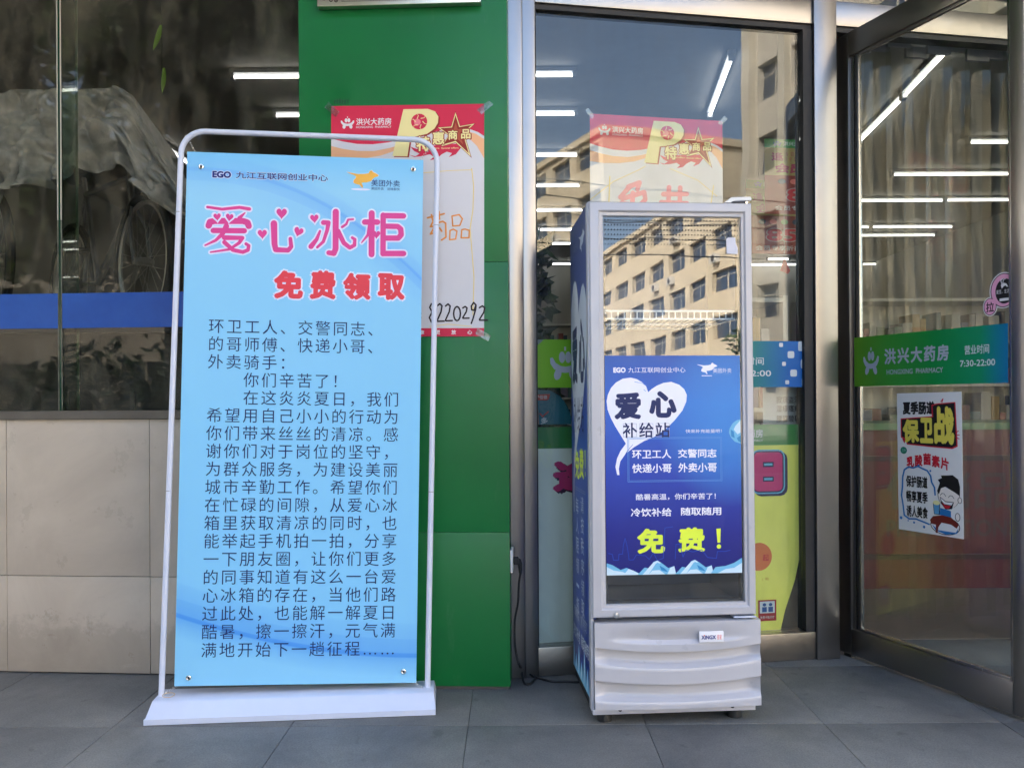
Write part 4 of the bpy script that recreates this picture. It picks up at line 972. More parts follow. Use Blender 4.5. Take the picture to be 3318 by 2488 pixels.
for (x, zf) in ((xl1-0.0035, zt_-0.30), (xl0+(xl1-xl0)*0.36, 0.72), (xr1-0.0002, zt_-0.32), (xr0+(xr1-xr0)*0.4, 0.72)):
    p0, p1 = loc @ Vector((x, 0, zf)), loc @ Vector((x, 0, zf+0.0025))
    MB().tube([p0, p1], 0.0108, 14).build('tube_joint', M('joint_grey', lin(150, 152, 158), 0.5), bs, smooth=True)
# printed banner
bn0, bn1, bnz0, bnz1 = 0.073, 0.9215, 0.036, 1.942
BW, BH = bn1-bn0, bnz1-bnz0
FBp = FBn @ Matrix.Translation((bn0, -0.012, bnz0))
ban = thing('printed_banner', 'light blue printed banner with pink heart title hung in the white stand', 'banner', FBp)
t = NT('banner_print'); sp = t.n.new('ShaderNodeSeparateXYZ'); t.l.new(t.coord('Object'), sp.inputs[0])
X_ = t.math('MULTIPLY', sp.outputs[0], 1/BW); Z_ = t.math('MULTIPLY', sp.outputs[2], 1/BH)
def curve(c0, c1, c2, c3=0.0):
    a_ = t.math('MULTIPLY_ADD', X_, c3); t.n[-1].inputs[2].default_value = c2
    b_ = t.math('MULTIPLY_ADD', X_, a_); t.l.new(a_, t.n[-1].inputs[1]); t.n[-1].inputs[2].default_value = c1
    c_ = t.math('MULTIPLY_ADD', X_, b_); t.l.new(b_, t.n[-1].inputs[1]); t.n[-1].inputs[2].default_value = c0
    return c_
base = t.ramp(Z_, [(0.0, lin(138, 203, 240)), (0.12, lin(130, 199, 241)), (0.5, lin(134, 201, 240)), (0.8, lin(140, 203, 240)), (0.93, lin(150, 208, 240)), (1.0, lin(124, 196, 240))])
# lower sweep
d = t.math('SUBTRACT', Z_, curve(0.128, -0.155, 0.075))
d = t.math('MULTIPLY_ADD', d, 4.0); t.n[-1].inputs[2].default_value = 0.5
low = t.ramp(d, [(0.0, (0,)*3), (0.34, (0.0,)*3), (0.44, (0.24,)*3), (0.49, (0.44,)*3), (0.50, (0.80,)*3), (0.525, (0.74,)*3), (0.53, (0.48,)*3), (0.63, (0.36,)*3), (0.635, (0.24,)*3), (0.74, (0.12,)*3), (0.76, (0.02,)*3), (0.82, (0,)*3)])
# fades out to the upper left
d2 = t.math('SUBTRACT', Z_, curve(0.965, 0.02, -0.20, -0.02))
d2 = t.math('MULTIPLY_ADD', d2, 5.0); t.n[-1].inputs[2].default_value = 0.5
top = t.ramp(d2, [(0.22, (0,)*3), (0.30, (0.10,)*3), (0.40, (0.16,)*3), (0.405, (0.34,)*3), (0.49, (0.44,)*3), (0.50, (0.74,)*3), (0.53, (0.60,)*3), (0.535, (0.28,)*3), (0.62, (0.20,)*3), (0.66, (0.04,)*3), (0.72, (0,)*3)])
top = t.mix(t.ramp(X_, [(0.0, (0.55,)*3), (0.35, (0.75,)*3), (1.0, (1,)*3)]), (0, 0, 0, 1), top)
c = t.mix(low, base, lin(44, 132, 226)); c = t.mix(top, c, lin(92, 158, 238))
t.set(col=c, rough=0.5, spec=0.35)
def bwarp(a, b):
    return 0.006*math.sin(a/BW*PI)*math.sin(b/BH*PI)*1.6 - 0.004*math.sin(2*PI*b/BH+0.6)*(a/BW-0.3)
sheet_mb = MB(); 
sheet_mb.grid(14, 30, lambda a, b: (BW*a, bwarp(BW*a, BH*b), BH*b)); n0 = len(sheet_mb.v)
sheet_mb.grid(14, 30, lambda a, b: (BW*a, bwarp(BW*a, BH*b)+0.0009, BH*b))
k = len(sheet_mb.f)//2
sheet_mb.f = sheet_mb.f[:k] + [tuple(reversed(f)) for f in sheet_mb.f[k:]]
for j in range(30):
    for e in (0, 14): sheet_mb.f.append((j*15+e, (j+1)*15+e, n0+(j+1)*15+e, n0+j*15+e))
for i in range(14):
    for r_ in (0, 30): sheet_mb.f.append((r_*15+i, r_*15+i+1, n0+r_*15+i+1, n0+r_*15+i))
sheet_mb.build('banner_sheet', t.m, ban, smooth=True)
# title: positions read on a sheet 1955 wide (x 130..2085) and from y 212 at the top
SC = 2085-130; SYh = BH/BW*SC
pr = Print(ban, 0, 0, BW/SC, BH/4420.0, 0, BH, -0.0003, warp=bwarp)
T = lambda q: [(x-130+max(0, 0.009*(y-212)), (y-212)*1.0-(x-130)*0.021) for x, y in q]
H_ = 1.0
Pk2 = ink('title_pink', (219, 70, 146)); Ha = ink('title_halo', (226, 226, 250)); Rd2 = ink('title_red', (224, 66, 78)); Nb = ink('banner_navy', (26, 48, 122)); Go = ink('logo_gold', (238, 180, 76))
title = [([(300, 655), (420, 672), (560, 655), (640, 668)], 22, 30), ([(560, 745), (605, 700)], 34, 10),
         ([(312, 812), (322, 780), (360, 772), (590, 770), (626, 782), (636, 812)], 52, 52), ([(350, 852), (600, 852)], 46, 46),
         ([(455, 815), (425, 880), (370, 935), (285, 978)], 46, 14), ([(440, 912), (585, 912), (560, 955), (480, 1010), (330, 1035)], 42, 14),
         ([(440, 950), (510, 1015), (590, 1032), (632, 1015), (638, 978), (615, 962)], 36, 26),
         ([(842, 788), (848, 960), (858, 1010), (960, 1014), (985, 985), (978, 915)], 54, 30),
         ([(1222, 850), (1195, 920), (1148, 982)], 20, 44), ([(1250, 778), (1292, 778), (1282, 840), (1250, 940), (1200, 988)], 42, 22),
         ([(1352, 685), (1352, 1000), (1338, 1040), (1296, 1034)], 52, 42), ([(1405, 815), (1440, 790), (1455, 752), (1498, 748)], 22, 16), ([(1372, 850), (1420, 950), (1470, 990), (1508, 970), (1512, 920), (1490, 905)], 42, 24),
         ([(1594, 772), (1700, 772)], 48, 48), ([(1652, 695), (1652, 1048)], 50, 50), ([(1640, 800), (1622, 880), (1568, 948)], 40, 10),
         ([(1748, 712), (1748, 1042)], 46, 46), ([(1748, 716), (1918, 718)], 48, 48), ([(1760, 806), (1870, 808), (1896, 830), (1900, 880), (1876, 908), (1760, 908)], 46, 46), ([(1748, 1040), (1920, 1040)], 48, 48)]
hearts = [(380, 735, 64, -0.1), (480, 738, 66, 0.1), (905, 700, 92, 0), (748, 876, 80, -0.05), (1045, 855, 82, 0.3), (1175, 742, 74, -0.1), (1692, 876, 70, 0)]
TS = 1.0
def tt(q): return [((x-130+0.010*(y-212)), ((y-188)-(x-130)*0.024)*1.0) for x, y in q]
for q, a_, b_ in title: pr.stroke(tt(q), a_+26, Ha, 'title_outline', w2=b_+26)
for x, y, w_, r_ in hearts: (hx, hy), = tt([(x, y)]); pr.heart(hx, hy, w_+34, Ha, 'title_outline', r_, w_+46)
pr.k = 0; pr.y -= 0.0004
for q, a_, b_ in title: pr.stroke(tt(q), a_, Pk2, 'title_lettering', w2=b_)
for x, y, w_, r_ in hearts: (hx, hy), = tt([(x, y)]); pr.heart(hx, hy, w_, Pk2, 'title_lettering', r_, w_*1.1)
for ch, x0, x1, y0, y1 in (('免', 845, 1085, 1182, 1428), ('费', 1140, 1355, 1182, 1432), ('领', 1415, 1645, 1202, 1438), ('取', 1705, 1932, 1206, 1440)):
    (xa, ya), (xb, yb) = tt([(x0, y0), (x1, y1)]); ym = ((x0+x1)/2-130)*0.0
    y_k = (pr.y, pr.k); pr.k = 0; pr.y = -0.0003; pr.text(ch, xa-14, xb+14, ya-14, yb+14, Ha, 0.115, 'title_outline')
    pr.k = 0; pr.y = -0.0007; pr.text(ch, xa, xb, ya, yb, Rd2, 0.055, 'title_lettering')
# logos
pr.k = 0; pr.y = -0.0003
(x0, y0), (x1, y1) = tt([(336, 344), (1290, 408)])
pr.text('EGO', tt([(336, 0)])[0][0], tt([(498, 0)])[0][0], y0, y0+66, Ha, 0.12, 'printed_logo'); pr.y = -0.0006; pr.text('EGO', tt([(336, 0)])[0][0]+4, tt([(498, 0)])[0][0]-4, y0+4, y0+62, Nb, 0.06, 'printed_logo')
pr.y = -0.0003; pr.text('九江互联网创业中心', tt([(530, 0)])[0][0], tt([(1292, 0)])[0][0], y0, y0+66, Ha, 0.03, slope=0.0); pr.y = -0.0006; pr.text('九江互联网创业中心', tt([(532, 0)])[0][0], tt([(1290, 0)])[0][0], y0+4, y0+62, Nb, 0.016)
(rx, ry), = tt([(1440, 325)])
pr.y = -0.0003; pr.ell(rx+120, ry+165, 80, 9, Ha, 'printed_logo'); roo(pr, rx-4, ry-3, 1.03, Ha); pr.y = -0.0006; roo(pr, rx, ry, 1.0, Go)
pr.text('美团外卖', rx+208, rx+448, ry+78, ry+134, Nb, 0.004); pr.text('美团外卖 送啥都快', rx+208, rx+448, ry+142, ry+166, Nb)
# message, one full-width cell per character
body = ['环卫工人、交警同志、', '的哥师傅、快递小哥、', '外卖骑手：', '　　你们辛苦了！', '　　在这炎炎夏日，我们', '希望用自己小小的行动为', '你们带来丝丝的清凉。感', '谢你们对于岗位的坚守，', '为群众服务，为建设美丽', '城市辛勤工作。希望你们', '在忙碌的间隙，从爱心冰', '箱里获取清凉的同时，也', '能举起手机拍一拍，分享', '一下朋友圈，让你们更多', '的同事知道有这么一台爱', '心冰箱的存在，当他们路', '过此处，也能解一解夏日', '酷暑，擦一擦汗，元气满', '满地开始下一趟征程……']
Ms = ink('message_navy', (10, 28, 92)); pr.k = 0; pr.y = -0.0003
# first and last line centres seen in the photograph
ya_ = (bnz1-pb(470, 705)[1])/BH*4420; yb_ = (bnz1-pb(450, 1402)[1])/BH*4420
xa_ = (pb(448, 890)[0]-bn0)/BW*SC; xb_ = (pb(863, 890)[0]-bn0)/BW*SC
em = (xb_-xa_)/(10+0.90)
for i, line in enumerate(body):
    yc = ya_+(yb_-ya_)*i/18; pr.hold = False; pr.step(); pr.hold = True
    gs = em*0.90; gsy = gs*(BW/SC)/(BH/4420.0)
    for j, ch in enumerate(line):
        if ch in '\u3000 ': continue
        x = xa_-em*0.02+em*j; pr.k = 2
        pr.text(ch, x, x+gs, yc-gsy*0.5, yc+gsy*0.5, Ms, 0.0, 'message_text', full=True, off=-0.0015)
pr.hold = False; pr.flush()
# eyelets, springs, string
for (u, v) in ((437, 363), (893, 369), (410, 1461), (872, 1447)):
    x, z = pb(u, v); x -= bn0; z -= bnz0; y = bwarp(x, z)
    MB().lathe([(0.0046, 0.0032), (0.0062, 0.0042), (0.0088, 0.0034), (0.0098, 0.0010), (0.0098, 0.0)], 20, (x, y-0.001, z), 'Y').build('eyelet', m_chrome, ban, smooth=True)
    MB().lathe([(0.0, 0.0022), (0.0046, 0.0022)], 16, (x, y-0.001, z), 'Y').build('eyelet_hole', m_gasket, ban)
def spring(p, q, lab):
    p, q = Vector(p), Vector(q); d = q-p; L = d.length; d.normalize(); a = d.orthogonal().normalized(); b = d.cross(a); pts = []
    for i in range(90):
        f = i/89; t_ = f*2*PI*11; r = 0.0038 if 0.08 < f < 0.92 else 0.0010
        pts.append(p+d*L*f+(a*math.cos(t_)+b*math.sin(t_))*r)
    MB().tube(pts, 0.0007, 5).build('spring', m_chrome, bs, smooth=True)
L2 = lambda x, z, y=0.0: (loc @ Vector((x, y, z)))
spring(L2(xl1+0.026, zt_-0.030, -0.004), L2(bn0+0.05, bnz1-0.05, 0.004), 'tl'); spring(L2(xr1-0.026, zt_-0.030, -0.004), L2(bn1-0.05, bnz1-0.04, 0.004), 'tr')
spring(L2(xl0+0.014, 0.012, -0.014), L2(bn0+0.045, bnz0+0.02, 0.0), 'bl'); spring(L2(xr0-0.010, 0.010, -0.012), L2(bn1-0.04, bnz0+0.02, 0.0), 'br')
ringp = [L2(xl1+0.020+0.006*math.cos(a), zt_-0.022+0.006*math.sin(a), -0.006) for a in [2*PI*i/14 for i in range(14)]]
MB().tube(ringp, 0.0008, 5, closed=True).build('split_ring', m_chrome, bs, smooth=True)
strp = [L2(xl0+0.030+0.020*math.cos(a), 0.001+0.010*math.sin(a)*0.2+0.006, -0.016+0.02*math.sin(a)) for a in [2*PI*i/18 for i in range(18)]]
MB().tube(strp, 0.0011, 6, closed=True).build('string_loop', M('straw_string', lin(200, 170, 120), 0.8), bs, smooth=True)

# ------------------------------------------------------------------ socket, plug and cable
sck = thing('wall_socket', 'white wall socket on the side edge of the green pillar', 'socket', FP @ Matrix.Translation((pl1, 0.05, pp(1106, 1239)[1])))
sz_h = pp(1106, 1190)[1]-pp(1106, 1239)[1]
MB().bbox(0.001, 0.011, -0.035, 0.050, 0.0, sz_h, 0.002).build('socket_plate', m_whitep, sck, smooth=True)
wpz = (FP @ Vector((pl1, 0.05, pp(1106, 1226)[1])))
pt0 = wpz + Vector((0.012, 0, 0.015))
plg = thing('power_plug', 'black angled plug pushed into the white wall socket', 'plug', Matrix.Translation(pt0))
MB().bbox(0.0, 0.020, -0.013, 0.013, -0.012, 0.016, 0.004).build('plug_body', m_black, plg, smooth=True)
MB().tube([(0.012, 0, 0.004), (0.021, 0, 0.0), (0.025, 0, -0.010), (0.0265, 0, -0.034), (0.027, 0, -0.050)], [0.011, 0.011, 0.009, 0.007, 0.005], 10).build('strain_relief', m_black, plg, smooth=True)
c0 = pt0+Vector((0.027, 0, -0.046))
CY = c0.y
def cp(u, v, Y): return at(u, v, Y)
cab = [c0, cp(1121, 1260, CY-0.0), cp(1119, 1300, CY-0.01), cp(1112, 1340, CY-0.02), cp(1112, 1385, CY-0.03), cp(1116, 1415, CY-0.03), cp(1122, 1438, CY-0.04)]
gr = lambda u, v: (lambda d: Vector((d.x*(-CAM_H/d.z), -CAM_H/d.z, 0.0045)))(ray(u, v))
cab += [gr(1126, 1462)+Vector((0, 0, 0.03)), gr(1130, 1474)+Vector((0, 0, 0.006)), gr(1136, 1480), gr(1146, 1478), gr(1154, 1470), gr(1155, 1462), gr(1148, 1455)+Vector((0, 0, 0.008)), gr(1136, 1450)+Vector((0, 0, 0.022)), gr(1123, 1449)+Vector((0, 0, 0.022)), gr(1117, 1455)+Vector((0, 0, 0.02)), gr(1122, 1463)+Vector((0, 0, 0.02)), gr(1134, 1460)+Vector((0, 0, 0.016)), gr(1150, 1464)+Vector((0, 0, 0.004)), gr(1172, 1469), gr(1195, 1474), gr(1222, 1474), gr(1244, 1475), gr(1290, 1476)]
def smooth_path(p, n=8):
    out = []
    for i in range(len(p)-1):
        a, b, c_, d_ = p[max(0, i-1)], p[i], p[i+1], p[min(len(p)-1, i+2)]
        for k_ in range(n):
            t_ = k_/n; out.append(0.5*((2*b)+(c_-a)*t_+(2*a-5*b+4*c_-d_)*t_*t_+(3*b-a-3*c_+d_)*t_**3))
    return out+[p[-1]]
tag(MB().tube(smooth_path(cab), 0.0040, 8).build('power_cable', m_black, None, smooth=True), 'black power cable looped on the pavement between socket and cooler', 'cable')

# ------------------------------------------------------------------ inside the shop: tube lights
tl = NT('tube_light'); tl.set(col=(1, 1, 1, 1), emc=(1.0, 0.98, 0.94, 1), ems=1.0); m_tube = tl.m
m_fix = M('tube_fixture', lin(150, 152, 158), 0.5)
def lamp(p, q, label):
    p, q = Vector(p), Vector(q); d = (q-p); L = d.length; ang = math.atan2(d.y, d.x)
    t_ = thing('tube_light', label, 'tube light', Matrix.Translation(p) @ Matrix.Rotation(ang, 4, 'Z'), 'ceiling tube lights')
    box('fixture', m_fix, t_, -0.03, L+0.03, -0.028, 0.028, -0.030, -0.0005)
    MB().tube([(0.0, 0, -0.052), (L, 0, -0.052)], 0.0115, 10).build('tube', m_tube, t_, smooth=True)
    for x in (-0.026, L): box('end_cap', m_fix, t_, x, x+0.026, -0.022, 0.022, -0.074, -0.0305)
def cl(u, v):
    d = ray(u, v); k_ = (CEIL-0.05-CAM_H)/d.z; return Vector((d.x*k_, k_, CEIL))
def row(v, x0, x1, lab, n=1):
    y = cl(1106, v).y
    w_ = (x1-x0)/n
    for i in range(n): lamp((x0+w_*i+0.03, y, CEIL), (x0+w_*(i+1)-0.03, y, CEIL), lab+(', %s along its row' % ORD[i] if n > 1 else ''))
ORD = ['first', 'second', 'third', 'fourth', 'fifth', 'sixth', 'seventh', 'eighth', 'ninth', 'tenth']
for k_, (v, ue) in enumerate(((163, 1245), (247, 1248), (336, 1252), (402, 1256), (455, 1262), (497, 1258), (527, 1262), (571, 1262), (609, 1262), (645, 1262))):
    y = cl(1106, v).y; x1 = ray(ue, v).x*y
    row(v, x1-2.6 if y < 9 else x1-1.5, x1, 'white tube light in the %s row behind the steel post' % ORD[k_], 2 if y < 9 else 1)
lamp(cl(1580, 126), cl(1534, 248), 'white ceiling tube light running inwards above the cooler poster')
lamp(cl(2046, 110), cl(1955, 206), 'slanting white tube light under the top rail of the open door'); lamp(cl(1948, 214), cl(1858, 304), 'slanting white tube light ending at the hinge side of the open door')
for k_, (v, ua, ub) in enumerate(((313, 2088, 2260), (382, 1924, 2260), (438, 1840, 2240), (495, 1700, 2060), (513, 1690, 2022), (575, 1600, 1990), (600, 1590, 2180), (563, 1655, 1706))):
    y = cl(1106, v).y; xa, xb = ray(ua, v).x*y, ray(ub, v).x*y
    row(v, xa, xb, 'white tube light in the %s row inside the open door' % ORD[k_] if v != 563 else 'short white tube light glowing below the hanging flags', max(1, round((xb-xa)/1.25)))
lamp(cl(338, 308), cl(405, 352), 'white ceiling tube light seen past the covered bicycle')

# shop furniture
m_shelf = M('shelf_white', lin(170, 170, 166), 0.5, var=0.05); m_red_c = M('counter_red', lin(92, 26, 28), 0.4, var=0.1)
boxcols = [(186, 60, 52), (210, 206, 198), (64, 104, 158), (214, 168, 66), (76, 132, 92), (168, 150, 190), (226, 226, 220), (150, 72, 40), (40, 118, 128)]
bmats = [M('carton_%d' % i, lin(*[int(q*0.62) for q in c]), 0.5) for i, c in enumerate(boxcols)]
def shelf_unit(name, label, x, y, w, h, ang, tiers, seed):
    r = random.Random(seed); u_ = thing(name, label, 'shelf', Matrix.Translation((x, y, 0.002)) @ Matrix.Rotation(ang, 4, 'Z'), 'medicine shelves')
    box('back_board', m_shelf, u_, 0, w, 0.38, 0.40, 0, h)
    for sx_ in (0, w-0.03): box('side_board', m_shelf, u_, sx_, sx_+0.03, 0, 0.379, 0, h)
    for k_ in range(tiers+1):
        z = 0.08+(h-0.12)*k_/tiers; box('shelf_board', m_shelf, u_, 0.031, w-0.031, 0.0, 0.379, z, z+0.025)
        if k_ == tiers: break
        xx = 0.05
        while xx < w-0.14:
            bw_ = r.uniform(0.04, 0.10); bh_ = r.uniform(0.10, (h-0.12)/tiers*0.8)
            if r.random() < 0.86:
                box('carton', r.choice(bmats), u_, xx, xx+bw_-0.006, 0.04, 0.30, z+0.0255, z+0.0255+bh_)
            xx += bw_
    return u_
shelf_unit('medicine_shelf', 'pale shelf of medicine cartons near the glass beside the door post', 0.45, 4.6, 1.15, 1.7, 0.10, 5, 3)
shelf_unit('medicine_shelf', 'long pale shelf of medicine cartons deep in the shop behind the door', 2.6, 7.2, 2.6, 2.0, 0.0, 5, 5)
shelf_unit('medicine_shelf', 'tall pale shelf of cartons against the rear wall behind the cooler', -0.6, 11.5, 2.4, 2.2, 0.0, 6, 9)
ctr = thing('promotion_counter', 'dark red promotion counter with grey lettering seen through the open door', 'counter', Matrix.Translation((1.75, 4.75, 0.002)))
box('front_panel', m_red_c, ctr, 0, 2.2, 0, 0.02, 0.0, 0.92); box('top_board', M('counter_top', lin(92, 120, 84), 0.4), ctr, -0.02, 2.22, -0.03, 0.6, 0.921, 0.96)
box('side_panel', m_red_c, ctr, 0, 0.02, 0.021, 0.58, 0, 0.92); box('side_panel', m_red_c, ctr, 2.18, 2.2, 0.021, 0.58, 0, 0.92)
box('trim_rail', M('rail_dark', lin(60, 30, 30), 0.4), ctr, 0.0, 2.2, -0.012, -0.0005, 0.74, 0.77); box('trim_rail', M('rail_dark', lin(60, 30, 30), 0.4), ctr, 0.0, 2.2, -0.012, -0.0005, 0.17, 0.20)
pr = Print(ctr, 0, 0, 0.001, 0.001, 0, 0.92, -0.001)
pr.text('促销品', 420, 1150, 240, 460, ink('counter_grey', (84, 62, 62)), 0.02); pr.text('PROMOTIONS', 420, 1180, 520, 620, ink('counter_grey', (84, 62, 62)), 0.03); pr.flush()
# hanging member-day flags
def flag(u, v0, v1, Y, w, label, seed):
    p = at(u, v1, Y); q = at(u, v0, Y); h = q.z-p.z
    f_ = thing('hanging_flag', label, 'flag', Matrix.Translation(p) @ Matrix.Rotation(0.12, 4, 'Z'), 'member day flags')
    box('flag_board', M('flag_yellow', lin(150, 132, 70), 0.5), f_, 0, w, 0, 0.004, 0, h)
    for x in (w*0.2, w*0.8): MB().tube([(x, 0.002, h+0.0005), (x, 0.002, CEIL-p.z)], 0.0012, 5).build('hanging_wire', m_fix, f_)
    pr = Print(f_, 0, 0, w/400, h/620, 0, h, -0.0005)
    pr.rect(0, 0, 400, 72, I_grn); turtle_logo(pr, 50, 100, 14, 58, ink('flag_logo', (40, 90, 150))); pr.text('洪兴大药房', 110, 260, 18, 54, I_pale, 0.01)
    pr.poly([(0, 300), (400, 300), (400, 620), (0, 620)], ink('flag_red', (136, 44, 36)))
    pr.text('逢', 40, 110, 110, 180, ink('flag_pink', (150, 44, 76)), 0.03); pr.text('5日15日25日', 125, 330, 108, 138, ink('flag_pink', (150, 44, 76)), 0.0); pr.text('10日20日30日', 125, 330, 146, 178, ink('flag_pink', (150, 44, 76)), 0.0)
    pr.text('会员日', 60, 300, 200, 280, ink('flag_pink', (150, 44, 76)), 0.05)
    for k_, c_ in enumerate(((40, 70, 110), (226, 120, 110), (110, 150, 90), (30, 40, 70))): pr.ell(100+k_*70, 350, 22, 22, ink('flag_dot%d' % k_, c_))
    pr.text('85', 120, 330, 400, 520, ink('flag_pale', (176, 150, 146)), 0.09); pr.text('85', 128, 322, 408, 512, Rd, 0.03)
    pr.text('会员专享折扣', 60, 340, 550, 590, I_pale, 0.0); pr.flush()
flag(1652, 300, 462, 5.2, 0.46, 'yellow and red hanging flag with member day lettering beside the door post', 1)
flag(1612, 388, 548, 5.6, 0.46, 'lower yellow and red hanging flag half behind the cooler edge', 2)
for i, (u, v0, v1, Y, c_) in enumerate(((1692, 560, 592, 5.3, (176, 34, 30)), (1726, 592, 640, 5.0, (196, 150, 146)))):
    p = at(u, v1, Y)
    pn = thing('paper_pennant', ('small red paper pennant on a string below the hanging flags', 'pale pink paper pennant on a string beside the door post')[i], 'pennant', Matrix.Translation(p))
    h = (v1-v0)*Y/FPX
    MB().prism([(-0.02, 0.02), (0.03, 0.0), (0.045, 0.02), (0.012, h), (0.004, h)], 0, 0.006).build('pennant', M('pennant_%d' % i, lin(*c_), 0.6), pn)
    MB().tube([(0.008, 0.003, h), (0.008, 0.003, CEIL-p.z)], 0.0012, 5).build('string', m_fix, pn)
# potted plant behind the post
def leafy(mb, pts, size, n, r, flat=0.0):
    for _ in range(n):
        c, rad = r.choice(pts); d_ = Vector((r.gauss(0, 1), r.gauss(0, 1), r.gauss(0, 1))).normalized()*rad*(r.random()**0.45); p = Vector(c)+d_
        a_ = Vector((r.gauss(0, 1), r.gauss(0, 1), r.gauss(0, .7))).normalized(); b_ = a_.cross(Vector((r.gauss(0, 1), r.gauss(0, 1), r.gauss(0, 1)))).normalized()
        s_ = size*r.uniform(0.6, 1.3); mb.add([p-a_*s_, p+b_*s_*0.42, p+a_*s_, p-b_*s_*0.42], [(0, 1, 2, 3)])
def leaf_mat(name, c1, c2):
    t = NT(name); oi = t.n.new('ShaderNodeNewGeometry'); 
    c = t.ramp(oi.outputs['Random Per Island'], [(0.0, lin(*c1)), (1.0, lin(*c2))]); t.set(col=c, rough=0.45)
    tr = t.n.new('ShaderNodeBsdfTranslucent'); t.l.new(c, tr.inputs[0]); mx = t.n.new('ShaderNodeMixShader'); mx.inputs[0].default_value = 0.3
    t.l.new(t.b.outputs[0], mx.inputs[1]); t.l.new(tr.outputs[0], mx.inputs[2]); t.l.new(mx.outputs[0], t.out.inputs[0]); return t.m
m_leaf = leaf_mat('tree_leaf', (38, 58, 22), (88, 112, 44)); m_leaf_d = leaf_mat('plant_leaf', (20, 40, 22), (44, 74, 40))
m_bark = M('bark', lin(84, 70, 56), 0.9, var=0.25, vscale=8, bump=0.6, bscale=30, sc=(1, 1, 0.3))
plp = at(1178, 800, 4.3)
pt = thing('potted_plant', 'dark leafy plant standing behind the steel post left of the cooler', 'plant', Matrix.Translation((plp.x-0.05, 4.3, 0.002)))
MB().lathe([(0.0, 0.0), (0.13, 0.0), (0.17, 0.30), (0.18, 0.31), (0.165, 0.31), (0.15, 0.27), (0.0, 0.27)], 20).build('pot', M('pot', lin(90, 84, 78), 0.6), pt, smooth=True)
MB().tube([(0, 0, 0.25), (0.02, 0.01, 0.9), (-0.01, 0.0, 1.75)], [0.018, 0.014, 0.006], 8).build('stem', m_bark, pt, smooth=True)
mb = MB(); leafy(mb, [((0, 0, 0.6+0.13*i), 0.17-0.008*i) for i in range(11)], 0.06, 420, rnd); mb.build('foliage', m_leaf_d, pt, recalc=False)
# transparent strip curtain in the doorway
stripm = glass('strip_plastic', 0.022, (0.94, 0.93, 0.88, 1), wave=0.0015, wscale=7, grime=0.022, rough=0.05)
for i in range(9):
    x0 = gx3+0.14+i*0.10
    st = thing('curtain_strip', 'clear plastic doorway curtain strip, %s from the steel door post' % ORD[i], 'curtain strip', FG @ Matrix.Translation((x0, 0.15+0.012*(i % 2), 0.10+0.02*(i % 3))), 'doorway curtain strips')
    hh = ZT0-0.14
    MB().grid(6, 16, lambda a, b, q=i: (0.135*a, 0.010*math.sin(PI*a)+0.018*math.sin(b*3+q*1.7)*(1-b), hh*b)).build('strip', stripm, st, smooth='all')
    box('hanger', m_fix, st, 0.01, 0.125, -0.004, 0.012, hh+0.0005, hh+0.05)

# ------------------------------------------------------------------ behind the left window
plth = thing('display_plinth', 'dark plinth carrying the covered bicycles behind the shop window', 'plinth', Matrix.Translation((-3.9, 3.95, 0.002)))
box('plinth_top', M('plinth_dark', lin(58, 58, 60), 0.6), plth, 0, 3.0, 0.0, 1.6, 1.44, 1.49)
box('plinth_front', M('plinth_black', lin(44, 42, 42), 0.5, var=0.2, vscale=5), plth, 0, 3.0, 0.02, 0.05, 0.0, 1.439)
for x in (0.45, 1.05, 1.62, 2.05, 2.58): box('front_strip', M('plinth_strip', lin(76, 74, 72), 0.5), plth, x, x+(0.13 if x != 2.05 else 0.02), 0.008, 0.0195, 0.0, 1.16)
m_tyre = M('tyre', lin(30, 30, 30), 0.8); m_frame_b = M('bike_frame', lin(120, 122, 124), 0.35, 0.3); m_spoke = M('spoke', lin(190, 190, 186), 0.3, 0.8)
